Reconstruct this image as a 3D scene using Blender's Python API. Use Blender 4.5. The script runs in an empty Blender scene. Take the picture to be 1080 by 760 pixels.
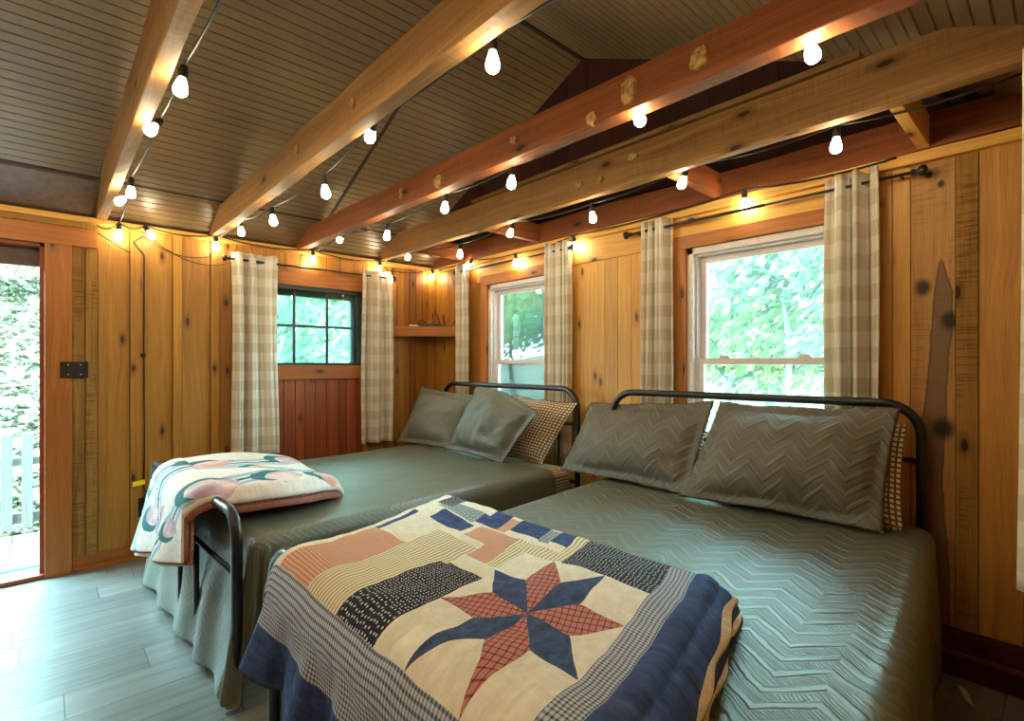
import bpy, math, random
from mathutils import Vector, Matrix, noise as mnoise
PI = math.pi
random.seed(7)
SC = bpy.context.scene
COL = SC.collection

# ------------------------------------------------------------------ colour / nodes
def lin(c):
    return c / 12.92 if c <= .04045 else ((c + .055) / 1.055) ** 2.4
def hexc(h):
    h = h.lstrip('#')
    return tuple(lin(int(h[i:i + 2], 16) / 255) for i in (0, 2, 4)) + (1.0,)

class NT:
    def __init__(self, name):
        self.mat = bpy.data.materials.new(name)
        self.mat.use_nodes = True
        self.t = self.mat.node_tree
        self.t.nodes.clear()
        self.out = self.t.nodes.new('ShaderNodeOutputMaterial')
    def node(self, typ, ins=None, **props):
        n = self.t.nodes.new(typ)
        for k, v in props.items():
            setattr(n, k, v)
        for k, v in (ins or {}).items():
            self.set(n.inputs[k], v)
        return n
    def set(self, sock, v):
        if hasattr(v, 'is_output'):
            self.t.links.new(v, sock)
        else:
            sock.default_value = v
    def m(self, op, a, b=None, c=None, clamp=False):
        n = self.t.nodes.new('ShaderNodeMath')
        n.operation = op
        n.use_clamp = clamp
        for i, v in enumerate((a, b, c)):
            if v is not None:
                self.set(n.inputs[i], v)
        return n.outputs[0]
    def add(self, a, b): return self.m('ADD', a, b)
    def sub(self, a, b): return self.m('SUBTRACT', a, b)
    def mul(self, a, b): return self.m('MULTIPLY', a, b)
    def div(self, a, b): return self.m('DIVIDE', a, b)
    def sin(self, a): return self.m('SINE', a)
    def absv(self, a): return self.m('ABSOLUTE', a)
    def lt(self, a, b): return self.m('LESS_THAN', a, b)
    def gt(self, a, b): return self.m('GREATER_THAN', a, b)
    def mx(self, a, b): return self.m('MAXIMUM', a, b)
    def mn(self, a, b): return self.m('MINIMUM', a, b)
    def fract(self, a): return self.m('FRACT', a)
    def smooth(self, v, lo, hi):
        n = self.node('ShaderNodeMapRange', {'Value': v, 'From Min': lo, 'From Max': hi}, interpolation_type='SMOOTHSTEP')
        return n.outputs[0]
    def mix(self, f, a, b, blend='MIX'):
        n = self.t.nodes.new('ShaderNodeMix')
        n.data_type = 'RGBA'
        n.blend_type = blend
        self.set(n.inputs[0], f)
        self.set(n.inputs[6], a)
        self.set(n.inputs[7], b)
        return n.outputs[2]
    def ramp(self, f, stops):
        n = self.t.nodes.new('ShaderNodeValToRGB')
        cr = n.color_ramp
        while len(cr.elements) < len(stops):
            cr.elements.new(.5)
        for e, (p, c) in zip(cr.elements, stops):
            e.position = p
            e.color = c
        self.set(n.inputs[0], f)
        return n.outputs[0]
    def vec(self, x, y, z=0.0):
        n = self.t.nodes.new('ShaderNodeCombineXYZ')
        for i, v in enumerate((x, y, z)):
            self.set(n.inputs[i], v)
        return n.outputs[0]
    def sep(self, v):
        n = self.t.nodes.new('ShaderNodeSeparateXYZ')
        self.set(n.inputs[0], v)
        return n.outputs
    def uv(self):
        return self.sep(self.node('ShaderNodeUVMap', uv_map='UVMap').outputs[0])
    def obj(self):
        return self.node('ShaderNodeTexCoord').outputs['Object']
    def attr(self, name):
        return self.node('ShaderNodeAttribute', attribute_name=name).outputs
    def noise(self, v, scale=1.0, detail=2.0, rough=.5, dist=0.0):
        return self.node('ShaderNodeTexNoise', {'Vector': v, 'Scale': scale, 'Detail': detail, 'Roughness': rough, 'Distortion': dist}).outputs[0]
    def voro(self, v, scale=1.0, feature='F1', rnd=1.0):
        n = self.node('ShaderNodeTexVoronoi', None, feature=feature, voronoi_dimensions='2D')
        for k, q in (('Vector', v), ('Scale', scale), ('Randomness', rnd)):
            self.set(n.inputs[k], q)
        return n.outputs
    def bump(self, h, strength=.5, dist=.01):
        return self.node('ShaderNodeBump', {'Height': h, 'Strength': strength, 'Distance': dist}).outputs[0]
    def pbr(self, color, rough=.6, normal=None, metal=0.0, spec=.5, sheen=0.0, extra=None):
        ins = {'Base Color': color, 'Roughness': rough, 'Metallic': metal, 'Specular IOR Level': spec}
        if sheen:
            ins['Sheen Weight'] = sheen
        if normal is not None:
            ins['Normal'] = normal
        ins.update(extra or {})
        p = self.node('ShaderNodeBsdfPrincipled', ins)
        self.t.links.new(p.outputs[0], self.out.inputs[0])
        return p

def plain(name, color, rough=.5, metal=0.0, spec=.5, var=.12, nscale=30.0):
    n = NT(name)
    c = hexc(color) if isinstance(color, str) else color
    k = n.noise(n.obj(), nscale, 3.0)
    dk = tuple(x * (1 - var * 2) for x in c[:3]) + (1,)
    lt = tuple(min(1, x * (1 + var * 2)) for x in c[:3]) + (1,)
    n.pbr(n.ramp(k, [(.3, dk), (.7, lt)]), rough, n.bump(k, .08, .002), metal, spec)
    return n.mat

def wood(name, light, mid, dark, rough=.55, knots=1.0, saw=0.0, spec=.4, lines=55.0, contrast=1.0, streak=None):
    n = NT(name)
    u, v, _ = n.uv()
    a = n.attr('tint')
    tb, tr, ts = n.sep(a['Vector'])
    sd = n.mul(ts, 17.3)
    big = n.noise(n.vec(n.mul(u, 5.0), n.mul(v, .9), sd), 1.0, 3.0, .55)
    warp = n.noise(n.vec(n.mul(u, 2.5), n.mul(v, 1.6), n.add(sd, 4.0)), 1.0, 2.0)
    ring = n.noise(n.vec(n.add(n.mul(u, lines), n.mul(warp, 5.0)), n.mul(v, 1.1), sd), 1.0, 3.0, .6)
    fine = n.noise(n.vec(n.mul(u, 260.0), n.mul(v, 7.0), sd), 1.0, 2.0)
    f = n.add(n.add(n.mul(ring, .42 * contrast), n.mul(fine, .26)), n.mul(n.sub(big, .12), .34))
    c = n.ramp(f, [(.22, hexc(dark)), (.48, hexc(mid)), (.74, hexc(light))])
    h = n.add(n.mul(fine, .5), n.mul(ring, .2))
    if knots:
        kv = n.voro(n.vec(n.add(n.mul(u, 6.5), n.mul(sd, 3.1)), n.mul(v, 2.6)), 1.0)
        kd = n.add(kv[0], n.mul(n.sub(n.noise(n.vec(n.mul(u, 60.0), n.mul(v, 40.0), sd), 1.0, 2.0), .5), .05))
        sel = n.gt(n.sep(kv[1])[0], 1.0 - .42 * knots)
        ring2 = n.mul(n.smooth(kd, .20, .08), sel)
        core = n.mul(n.smooth(kd, .085, .045), sel)
        c = n.mix(n.mul(ring2, .6), c, hexc(dark))
        c = n.mix(n.mul(core, .9), c, hexc('#2c160a'))
    if saw:
        sw = n.noise(n.vec(n.mul(u, 9.0), n.mul(v, 120.0), sd), 1.0, 2.0)
        patch = n.noise(n.vec(n.mul(u, 12.0), n.mul(v, 3.0), n.add(sd, 9.0)), 1.0, 3.0)
        sm = n.mul(n.smooth(sw, .48, .62), n.smooth(patch, .42, .62))
        c = n.mix(n.mul(sm, saw), c, hexc('#3a2712'))
        h = n.sub(h, n.mul(sm, .8))
    if streak:
        c = streak(n, u, v, c)
    c = n.mix(n.m('MULTIPLY', tr, 1.0, clamp=True), c, n.mix(1.0, c, (1.0, .72, .52, 1), 'MULTIPLY'))
    c = n.mix(1.0, c, n.node('ShaderNodeCombineColor', {0: tb, 1: tb, 2: tb}).outputs[0], 'MULTIPLY')
    n.pbr(c, rough, n.bump(h, .35, .003), 0.0, spec)
    return n.mat

# ------------------------------------------------------------------ mesh builder
class MB:
    def __init__(self):
        self.v, self.f, self.uv, self.mi, self.tint = [], [], [], [], []
    def face(self, idx, uvs=None, mi=0, tint=(1, 0, 0)):
        self.f.append(tuple(idx))
        self.uv.append(uvs or [(0, 0)] * len(idx))
        self.mi.append(mi)
        self.tint.append(tint)
    def box(self, x0, x1, y0, y1, z0, z1, ax='z', tint=None, mi=0, jit=0.0, uvoff=None, M=None):
        """A bevel-free board; uv v runs along its long axis, u across (metres)."""
        t = tint or (1, 0, random.random())
        P = [Vector((x, y, z)) for x in (x0, x1) for y in (y0, y1) for z in (z0, z1)]
        if jit:
            P = [p + Vector((random.uniform(-jit, jit) for _ in range(3))) for p in P]
        loc = [tuple(p) for p in P]
        if M is not None:
            P = [M @ p for p in P]
        b = len(self.v)
        self.v += [tuple(p) for p in P]
        ou, ov = uvoff if uvoff else (random.uniform(0, 20), random.uniform(0, 20))
        L = 'xyz'.index(ax)
        o = [i for i in range(3) if i != L]
        for q, na in (((0, 1, 3, 2), 0), ((4, 6, 7, 5), 0), ((0, 4, 5, 1), 1), ((2, 3, 7, 6), 1), ((0, 2, 6, 4), 2), ((1, 5, 7, 3), 2)):
            ua = [i for i in o if i != na]
            uvs = []
            for k in q:
                p = loc[k]
                if na == L:
                    uvs.append((ou + p[o[0]], ov + p[o[1]]))
                else:
                    uvs.append((ou + p[ua[0]], ov + p[L]))
            self.face([b + k for k in q], uvs, mi, t)
    def tube(self, pts, r, n=10, mi=0, closed=False, tint=(1, 0, 0), cap=True):
        pts = [Vector(p) for p in pts]
        rs = r if isinstance(r, (list, tuple)) else [r] * len(pts)
        b = len(self.v)
        N = len(pts)
        up = None
        for i, p in enumerate(pts):
            d = (pts[(i + 1) % N] - pts[i - 1]) if closed else (pts[min(i + 1, N - 1)] - pts[max(i - 1, 0)])
            d.normalize()
            if up is None:
                up = Vector((0, 0, 1)) if abs(d.z) < .9 else Vector((1, 0, 0))
            s = d.cross(up).normalized()
            up = s.cross(d).normalized()
            for k in range(n):
                a = 2 * PI * k / n
                self.v.append(tuple(p + rs[i] * (math.cos(a) * s + math.sin(a) * up)))
        for i in range(N if closed else N - 1):
            j = (i + 1) % N
            for k in range(n):
                k2 = (k + 1) % n
                self.face([b + i * n + k, b + i * n + k2, b + j * n + k2, b + j * n + k],
                          [(k / n, i * .05), ((k + 1) / n, i * .05), ((k + 1) / n, (i + 1) * .05), (k / n, (i + 1) * .05)], mi, tint)
        if cap and not closed:
            self.face([b + k for k in range(n)][::-1], None, mi, tint)
            self.face([b + (N - 1) * n + k for k in range(n)], None, mi, tint)
    def lathe(self, prof, M, n=16, mi=0):
        b = len(self.v)
        for (r, z) in prof:
            for k in range(n):
                a = 2 * PI * k / n
                self.v.append(tuple(M @ Vector((r * math.cos(a), r * math.sin(a), z))))
        for i in range(len(prof) - 1):
            for k in range(n):
                k2 = (k + 1) % n
                self.face([b + i * n + k, b + i * n + k2, b + (i + 1) * n + k2, b + (i + 1) * n + k], None, mi)
        self.face([b + k for k in range(n)][::-1], None, mi)
        self.face([b + (len(prof) - 1) * n + k for k in range(n)], None, mi)
    def grid(self, fn, nu, nv, uvfn=None, mifn=None, mi=0):
        b = len(self.v)
        for j in range(nv + 1):
            for i in range(nu + 1):
                self.v.append(tuple(fn(i / nu, j / nv)))
        for j in range(nv):
            for i in range(nu):
                q = [(i, j), (i + 1, j), (i + 1, j + 1), (i, j + 1)]
                uvs = [uvfn(x / nu, y / nv) if uvfn else (x / nu, y / nv) for x, y in q]
                self.face([b + y * (nu + 1) + x for x, y in q], uvs, mifn((i + .5) / nu, (j + .5) / nv) if mifn else mi)
    def prism(self, poly, h0, h1, plane='xy', mi=0, tint=None):
        """Extrude a convex polygon given in a plane between two offsets on the third axis."""
        def P(a, b_, c):
            return {'xy': (a, b_, c), 'xz': (a, c, b_), 'yz': (c, a, b_)}[plane]
        t = tint or (1, 0, random.random())
        b = len(self.v)
        n = len(poly)
        self.v += [P(a, q, h0) for a, q in poly] + [P(a, q, h1) for a, q in poly]
        o = random.uniform(0, 20)
        self.face([b + i for i in range(n)][::-1], [(o + poly[i][0], o + poly[i][1]) for i in range(n)][::-1], mi, t)
        self.face([b + n + i for i in range(n)], [(o + a, o + q) for a, q in poly], mi, t)
        for i in range(n):
            j = (i + 1) % n
            L = math.dist(poly[i], poly[j])
            self.face([b + i, b + j, b + n + j, b + n + i], [(o, o), (o, o + L), (o + h1 - h0, o + L), (o + h1 - h0, o)], mi, t)
    def build(self, name, mats, parent=None, smooth=False, bevel=0, solid=0, subsurf=0, seg=2):
        me = bpy.data.meshes.new(name)
        me.from_pydata(self.v, [], self.f)
        ul = me.uv_layers.new(name='UVMap')
        flat = [c for fu in self.uv for p in fu for c in p]
        ul.data.foreach_set('uv', flat)
        at = me.attributes.new('tint', 'FLOAT_VECTOR', 'FACE')
        at.data.foreach_set('vector', [c for t in self.tint for c in t])
        for m in (mats if isinstance(mats, (list, tuple)) else [mats]):
            me.materials.append(m)
        me.polygons.foreach_set('material_index', self.mi)
        if smooth:
            me.polygons.foreach_set('use_smooth', [True] * len(self.f))
        me.validate()
        me.update()
        o = bpy.data.objects.new(name, me)
        COL.objects.link(o)
        if parent:
            o.parent = parent
        if solid:
            md = o.modifiers.new('Solidify', 'SOLIDIFY')
            md.thickness = solid
            md.offset = -1
        if bevel:
            md = o.modifiers.new('Bevel', 'BEVEL')
            md.width = bevel
            md.segments = seg
            md.limit_method = 'ANGLE'
            md.angle_limit = math.radians(40)
        if subsurf:
            md = o.modifiers.new('Subdivision', 'SUBSURF')
            md.levels = md.render_levels = subsurf
        return o

def tag(o, label=None, cat=None, group=None, kind=None):
    if label: o['label'] = label
    if cat: o['category'] = cat
    if group: o['group'] = group
    if kind: o['kind'] = kind
    return o
def struct(o, label=None, cat=None):
    o['kind'] = 'structure'
    if label: o['label'] = label
    if cat: o['category'] = cat
    return o
def empty(name, loc=(0, 0, 0), label=None, cat=None, group=None, kind=None):
    o = bpy.data.objects.new(name, None)
    COL.objects.link(o)
    o.location = loc
    return tag(o, label, cat, group, kind)
def rebase(root):
    """Move children so that they keep their world place under an Empty standing at the thing's base."""
    for ch in root.children:
        ch.location = ch.location - root.location

# ------------------------------------------------------------------ materials
M = {}
M['board'] = wood('pine_board', '#c8933e', '#a87329', '#744a18', .5, 1.0)
M['board_b'] = wood('pine_board_pale', '#e2b566', '#c99645', '#966828', .5, .9)
M['rough'] = wood('rough_sawn', '#bf9450', '#9c7238', '#664820', .75, .5, .45, .2)
M['trim'] = wood('orange_trim', '#c28038', '#a26326', '#704416', .45, 1.0)
M['redboard'] = wood('red_cedar', '#b5622e', '#984a20', '#6a2e12', .5, .4)
M['beam'] = wood('beam_timber', '#b58e5a', '#92693a', '#624424', .65, .7, .18, .3)
M['beam_red'] = wood('beam_redwood', '#a86a3c', '#884c26', '#5a2e18', .6, .7, .2, .3)
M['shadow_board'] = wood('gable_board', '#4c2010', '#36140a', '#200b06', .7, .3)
M['darkbase'] = wood('baseboard_wood', '#6b3520', '#50241a', '#351512', .6, .5)

def mk_ceiling():
    n = NT('beadboard')
    u, v, _ = n.uv()
    k = n.noise(n.vec(n.mul(u, 2.0), n.mul(v, .8)), 1.0, 3.0)
    f = n.noise(n.vec(n.mul(u, 160.0), n.mul(v, 4.0)), 1.0, 2.0)
    c = n.ramp(n.add(n.mul(k, .7), n.mul(f, .3)), [(.3, hexc('#685440')), (.7, hexc('#88714c'))])
    n.pbr(c, .38, n.bump(f, .1, .002), 0, .5)
    return n.mat
M['ceiling'] = mk_ceiling()
M['crease'] = plain('dark_seam', '#2c2014', .7)

def mk_floor():
    n = NT('grey_plank_floor')
    x, y, _ = n.sep(n.obj())
    w = .185
    row = n.m('FLOOR', n.div(x, w))
    off = n.mul(n.fract(n.mul(n.sin(n.mul(row, 12.9898)), 43758.5)), 1.2)
    yy = n.div(n.add(y, off), 1.22)
    col = n.m('FLOOR', yy)
    rnd = n.fract(n.mul(n.sin(n.add(n.mul(row, 37.7), n.mul(col, 91.3))), 24634.6))
    fx = n.absv(n.sub(n.fract(n.div(x, w)), .5))
    fy = n.absv(n.sub(n.fract(yy), .5))
    seam = n.mx(n.gt(fx, .489), n.gt(fy, .4982))
    g = n.noise(n.vec(n.add(n.mul(x, 26.0), n.mul(rnd, 40.0)), n.mul(y, 2.2), rnd), 1.0, 4.0, .6, .4)
    g2 = n.noise(n.vec(n.mul(x, 190.0), n.mul(y, 5.0), rnd), 1.0, 2.0)
    c = n.ramp(n.add(n.add(n.mul(g, .6), n.mul(g2, .2)), n.mul(rnd, .2)), [(.25, hexc('#62625e')), (.5, hexc('#80817d')), (.75, hexc('#9a9a95'))])
    c = n.mix(n.mul(seam, .8), c, hexc('#3f3f3d'))
    n.pbr(c, n.add(.30, n.mul(g, .15)), n.bump(n.sub(n.mul(g2, .4), seam), .25, .002), 0, .5)
    return n.mat
M['floor'] = mk_floor()

M['black_metal'] = plain('black_metal', '#14141a', .32, 0, .6, .05)
M['black_plastic'] = plain('black_plastic', '#121215', .4, 0, .5, .05)
M['cord'] = plain('black_cord', '#15120f', .5, 0, .4, .05)
M['white_vinyl'] = plain('white_vinyl', '#d9cfcd', .4, 0, .5, .03)
M['dark_frame'] = plain('dark_window_frame', '#2d3437', .45, 0, .5, .06)
M['brown_head'] = plain('brown_purple_board', '#57443f', .6)
M['brown_panel'] = plain('brown_panel', '#6a5444', .5)
M['yellow'] = plain('yellow_tag', '#f1dc12', .5, 0, .4, .03)
M['white'] = plain('white_paint', '#e6e3dd', .5, 0, .4, .04)
M['screw'] = plain('screw_metal', '#c8c8c8', .3, 1.0)
M['stain'] = plain('rough_chip', '#b08a56', .9, 0, .2, .25, 60)

def mk_glass(name='window_glass', tint=(.92, .98, .97, 1), haze=.02):
    n = NT(name)
    fr = n.node('ShaderNodeFresnel', {'IOR': 1.45}).outputs[0]
    k = n.mul(fr, n.add(.9, n.mul(n.noise(n.obj(), 2.0), .1)))
    tr = n.node('ShaderNodeBsdfTransparent', {'Color': tint})
    gl = n.node('ShaderNodeBsdfGlossy', {'Color': (1, 1, 1, 1), 'Roughness': .02})
    if haze:
        hz = n.node('ShaderNodeBsdfTranslucent', {'Color': (.80, .95, .92, 1)})
        m2 = n.node('ShaderNodeMixShader', {0: haze})
        n.t.links.new(tr.outputs[0], m2.inputs[1]); n.t.links.new(hz.outputs[0], m2.inputs[2])
        tr = m2
    mx = n.node('ShaderNodeMixShader', {0: k})
    n.t.links.new(tr.outputs[0], mx.inputs[1])
    n.t.links.new(gl.outputs[0], mx.inputs[2])
    n.t.links.new(mx.outputs[0], n.out.inputs[0])
    return n.mat
M['glass'] = mk_glass()
M['screen_glass'] = mk_glass('screened_glass', (.72, .84, .80, 1), .035)

BULB = 62.0
def mk_bulb():
    n = NT('lit_bulb_glass')
    z = n.sep(n.obj())[2]
    s = n.add(BULB * .85, n.mul(n.noise(n.vec(0.0, 0.0, n.mul(z, 60.0)), 1.0), BULB * .3))
    e = n.node('ShaderNodeEmission', {'Color': (1.0, .83, .53, 1), 'Strength': s})
    n.t.links.new(e.outputs[0], n.out.inputs[0])
    return n.mat
M['bulb'] = mk_bulb()

def mk_curtain():
    n = NT('check_curtain')
    u, v, _ = n.uv()
    P = .135
    a = n.gt(n.sin(n.mul(u, 2 * PI / .105)), 0.0)
    b = n.gt(n.sin(n.mul(v, 2 * PI / P)), 0.0)
    s = n.add(a, b)
    w = n.noise(n.vec(n.mul(u, 500.0), n.mul(v, 500.0)), 1.0, 1.0)
    c = n.ramp(n.div(s, 2.0), [(0.0, hexc('#f1ebe2')), (.5, hexc('#e4dbca')), (1.0, hexc('#d3c6ae'))])
    c = n.mix(n.mul(w, .15), c, hexc('#f4efe6'))
    p = n.pbr(c, .85, n.bump(w, .15, .001), 0, .2)
    tl = n.node('ShaderNodeBsdfTranslucent', {'Color': c})
    mx = n.node('ShaderNodeMixShader', {0: .25})
    n.t.links.new(p.outputs[0], mx.inputs[1])
    n.t.links.new(tl.outputs[0], mx.inputs[2])
    n.t.links.new(mx.outputs[0], n.out.inputs[0])
    return n.mat
M['curtain'] = mk_curtain()

def zigzag(n, u, v, per=.19, amp=.09, line=.072, hk=.35):
    tri = n.absv(n.sub(n.mul(n.fract(n.div(u, per)), 2.0), 1.0))
    f = n.fract(n.div(n.add(v, n.mul(tri, amp)), line))
    ridge = n.mul(n.smooth(f, .02, .16), n.smooth(f, .50, .36))
    tri2 = n.absv(n.sub(n.mul(n.fract(n.div(n.add(u, v), .012)), 2.0), 1.0))
    hatch = n.mul(n.mul(n.smooth(f, .50, .56), n.smooth(f, 1.0, .94)), tri2)
    return n.add(ridge, n.mul(hatch, .35))
def mk_spread(name, hi, lo, strength=.55, rough=.42, sc=1.0):
    n = NT(name)
    u, v, _ = n.uv()
    wob = n.noise(n.vec(u, v), 9.0, 3.0)
    h = zigzag(n, n.add(n.mul(u, sc), n.mul(wob, .03)), n.add(n.mul(v, sc), n.mul(wob, .02)))
    wr = n.noise(n.vec(n.mul(u, 7.0), n.mul(v, 7.0)), 1.0, 4.0, .6)
    c = n.mix(n.add(n.mul(h, .4), n.mul(wr, .5)), hexc(lo), hexc(hi))
    bn = n.bump(n.add(h, n.mul(wr, 1.2)), strength, .008)
    n.pbr(c, rough, bn, 0, .9)
    return n.mat
M['spread'] = mk_spread('olive_bedspread', '#6c7060', '#4e5243', .34, .50)
M['spread_fine'] = mk_spread('olive_bedspread_fine', '#6a6d5c', '#505342', .25, .44, 2.4)
M['sham'] = mk_spread('olive_sham', '#6b6656', '#545042', .55, .6, 1.2)
M['sham_fine'] = mk_spread('olive_sham_fine', '#6b6858', '#545142', .3, .6, 2.4)

def mk_check():
    n = NT('brown_check_cotton')
    u, v, _ = n.uv()
    P = .02
    fu = n.fract(n.div(u, P))
    fv = n.fract(n.div(v, P))
    s = n.mul(n.lt(fu, .62), n.lt(fv, .62))
    c = n.mix(s, hexc('#7a6346'), hexc('#e9dfcb'))
    w = n.noise(n.vec(n.mul(u, 12.0), n.mul(v, 12.0)), 1.0, 3.0)
    n.pbr(c, .8, n.bump(w, .4, .01), 0, .2)
    return n.mat
M['check'] = mk_check()
M['mattress'] = M['check']

# quilt cloths -----------------------------------------------------
def cloth(name, fn, bump=.7, rough=.8):
    n = NT(name)
    u, v, _ = n.uv()
    c = fn(n, u, v)
    w = n.noise(n.vec(n.mul(u, 34.0), n.mul(v, 9.0)), 1.0, 3.0)
    w2 = n.noise(n.vec(n.mul(u, 14.0), n.mul(v, 60.0)), 1.0, 2.0)
    n.pbr(c, rough, n.bump(n.add(w, n.mul(w2, .5)), bump, .010), 0, .25)
    return n.mat
def plaid(bg, line, P, wl=.3, second=None):
    def fn(n, u, v):
        a = n.lt(n.fract(n.div(u, P)), wl)
        b = n.lt(n.fract(n.div(v, P)), wl)
        s = n.div(n.add(a, b), 2.0)
        return n.ramp(s, [(0, hexc(bg)), (.5, hexc(second or line)), (1, hexc(line))])
    return fn
def flat(a, b):
    def fn(n, u, v):
        return n.ramp(n.noise(n.vec(n.mul(u, 30.0), n.mul(v, 30.0)), 1.0, 4.0, .65), [(.3, hexc(a)), (.7, hexc(b))])
    return fn
def dots(bg, fg, s=85.0):
    def fn(n, u, v):
        d = n.voro(n.vec(u, v, .5 / s), s, 'F1', .35)[0]
        return n.mix(n.lt(d, .21), hexc(bg), hexc(fg))
    return fn
def stripes(bg, fg, P, w):
    def fn(n, u, v):
        q = n.add(u, n.mul(n.noise(n.vec(n.mul(u, 8.0), n.mul(v, 8.0)), 1.0), .02))
        return n.mix(n.lt(n.fract(n.div(q, P)), w), hexc(bg), hexc(fg))
    return fn
NAVY = ('#22305a', '#405690')
PLD_RED = plaid('#bd827c', '#64292c', .019, .22, '#924a48')
QM = {
    'cream': cloth('quilt_cream', flat('#dad3c0', '#efe9da')),
    'navy': cloth('quilt_navy', flat(*NAVY)),
    'pink': cloth('quilt_pink_gingham', plaid('#e6c2a8', '#b0705c', .007, .5, '#cc9680')),
    'blueplaid': cloth('quilt_blue_plaid', plaid('#c4c9d6', '#3c4966', .0095, .40, '#8590aa')),
    'dots': cloth('quilt_dotted_navy', dots('#1d2538', '#cfd3d6', 100.0)),
    'stripe': cloth('quilt_striped_cream', stripes('#e4d9bd', '#8f8668', .013, .3)),
    'print': cloth('quilt_green_print', dots('#7f8c92', '#c8ccc4', 60.0)),
}
def star_fn(n, u, v):
    # u,v measured in metres from the star's centre; eight lozenges meeting in the middle
    cu, cv = u, v
    u, v = n.mul(u, .25 / .19), n.mul(v, .25 / .29)      # the block is a little longer than wide
    r = n.m('SQRT', n.add(n.mul(u, u), n.mul(v, v)))
    th = n.m('ARCTAN2', v, u)
    k = n.div(th, PI / 4)
    cell = n.m('FLOOR', k)
    a = n.mul(n.absv(n.sub(n.sub(k, cell), .5)), PI / 4)       # angle off the lozenge's long axis
    x = n.mul(r, n.m('COSINE', a))
    y = n.mul(r, n.m('SINE', a))
    # lozenge: |y| <= (R - x) * tan(22.5)
    inside = n.lt(y, n.mul(n.sub(.272, x), math.tan(PI / 8)))
    odd = n.absv(n.m('MODULO', n.add(cell, 8.0), 2.0))
    red = PLD_RED(n, n.add(u, n.mul(v, .35)), n.sub(v, n.mul(u, .35)))
    navy = flat('#26365e', '#466090')(n, u, v)
    st = n.mix(n.gt(odd, .5), red, navy)
    return n.mix(inside, flat('#dcd8cc', '#f2eee4')(n, u, v), st)
QM['star'] = cloth('quilt_star', star_fn)

def flower_fn(n, u, v):
    c = flat('#ddd6cf', '#efe9e3')(n, u, v)
    wob = n.sub(n.noise(n.vec(n.mul(u, 9.0), n.mul(v, 9.0)), 1.0, 3.0), .5)
    teal, blue, peach, lilac = hexc('#2f6f72'), hexc('#9fb6c9'), hexc('#d99a86'), hexc('#b89bb4')
    # stems: three wavering ribbons running the length of the quilt
    for off, amp, fr, ph in ((.18, .10, 5.0, .4), (.46, .16, 4.2, 2.0), (.66, .10, 6.0, 4.4)):
        d = n.absv(n.sub(n.add(u, n.mul(wob, .07)), n.add(off, n.mul(amp, n.sin(n.add(n.mul(v, fr), ph))))))
        c = n.mix(n.lt(n.absv(n.sub(d, .05)), .018), c, blue)
        c = n.mix(n.lt(d, .013), c, teal)
    for (cx, cy, r, col) in ((.21, .47, .085, peach), (.74, .55, .085, lilac), (.72, .31, .085, lilac), (.74, .10, .085, peach), (.22, .12, .085, lilac),
                             (.40, .32, .055, peach), (.46, .80, .075, peach), (.24, .84, .085, lilac), (.68, .84, .08, lilac), (.05, .66, .07, blue)):
        dx = n.sub(u, cx)
        dy = n.sub(v, cy)
        d = n.add(n.m('SQRT', n.add(n.mul(dx, dx), n.mul(dy, dy))), n.mul(wob, .05))
        d2 = n.add(n.m('SQRT', n.add(n.mul(n.sub(dx, .026), n.sub(dx, .026)), n.mul(n.add(dy, .030), n.add(dy, .030)))), n.mul(wob, .05))
        c = n.mix(n.lt(d, r), c, teal if col is not blue else hexc('#4a8a8c'))
        c = n.mix(n.lt(d2, r * .86), c, n.mix(n.smooth(wob, -.15, .15), col, hexc('#e6cfc6')))
    return c
QM['flower'] = cloth('quilt_flowers', flower_fn)
QM['lining'] = cloth('quilt_pink_lining', flat('#8a5347', '#a96d5e'))
QM['creamedge'] = cloth('quilt_cream_edge', flat('#c8ab8a', '#dcc6a6'))

# ------------------------------------------------------------------ room dimensions (metres; corner of the two walls at the origin)
YB = -6.2          # unseen back end of the cabin
XR = 4.15          # right-hand wall
WT = 2.13          # wall top
SL = .45           # roof slope
RX, RZ = 2.07, 2.15 + .45 * 2.07
def T(b=1.0, r=0.0, s=.12):
    return (b * random.uniform(1 - s, 1 + s), r, random.random())

# floor
m = MB()
m.box(-.06, XR + .1, YB - .1, .1, -.12, 0)
struct(m.build('floor', M['floor']), 'grey wood plank floor of the cabin')

# wall_left (x = 0 plane, board and batten)
def wall_x(m, y0, y1, z0, z1, x0=-.10, x1=0.0):
    m.box(x0, x1, y0, y1, z0, z1, tint=(.35, 0, .5))
DY0, DY1, DZ = -3.60, -2.716, 1.95
AW = (-1.50, -.735, 1.235, 1.85)
m = MB()
wall_x(m, YB, DY0, 0, WT)
wall_x(m, DY0, DY1, DZ, WT)
wall_x(m, DY1, AW[0], 0, WT)
wall_x(m, AW[0], AW[1], 0, AW[2])
wall_x(m, AW[0], AW[1], AW[3], WT)
wall_x(m, AW[1], .10, 0, WT)
def bx(y0, y1, z0, z1, d=.018, b=1.0, r=0.0, mi=0):
    m.box(0, d + random.uniform(-.002, .002), y0 + .002, y1 - .002, z0, z1, 'z', T(b, r), mi)
bx(-2.594, -2.533, .09, 2.08, .016, .85, 0, 1)
bx(-2.533, -2.475, .09, 2.08, .022, 1.0, 0, 1)
for y0, y1, d, b in ((-2.475, -2.316, .012, 1.0), (-2.316, -2.252, .026, 1.05), (-2.252, -2.088, .012, .92), (-2.088, -2.034, .026, 1.08),
                     (-2.034, -1.866, .012, .9), (-1.866, -1.813, .026, 1.05), (-1.813, -1.70, .012, .88), (-1.70, -1.60, .012, .9), (-1.60, AW[0], .012, .95)):
    bx(y0, y1, .09, WT, d, b)
y = DY0 - .12
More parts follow.
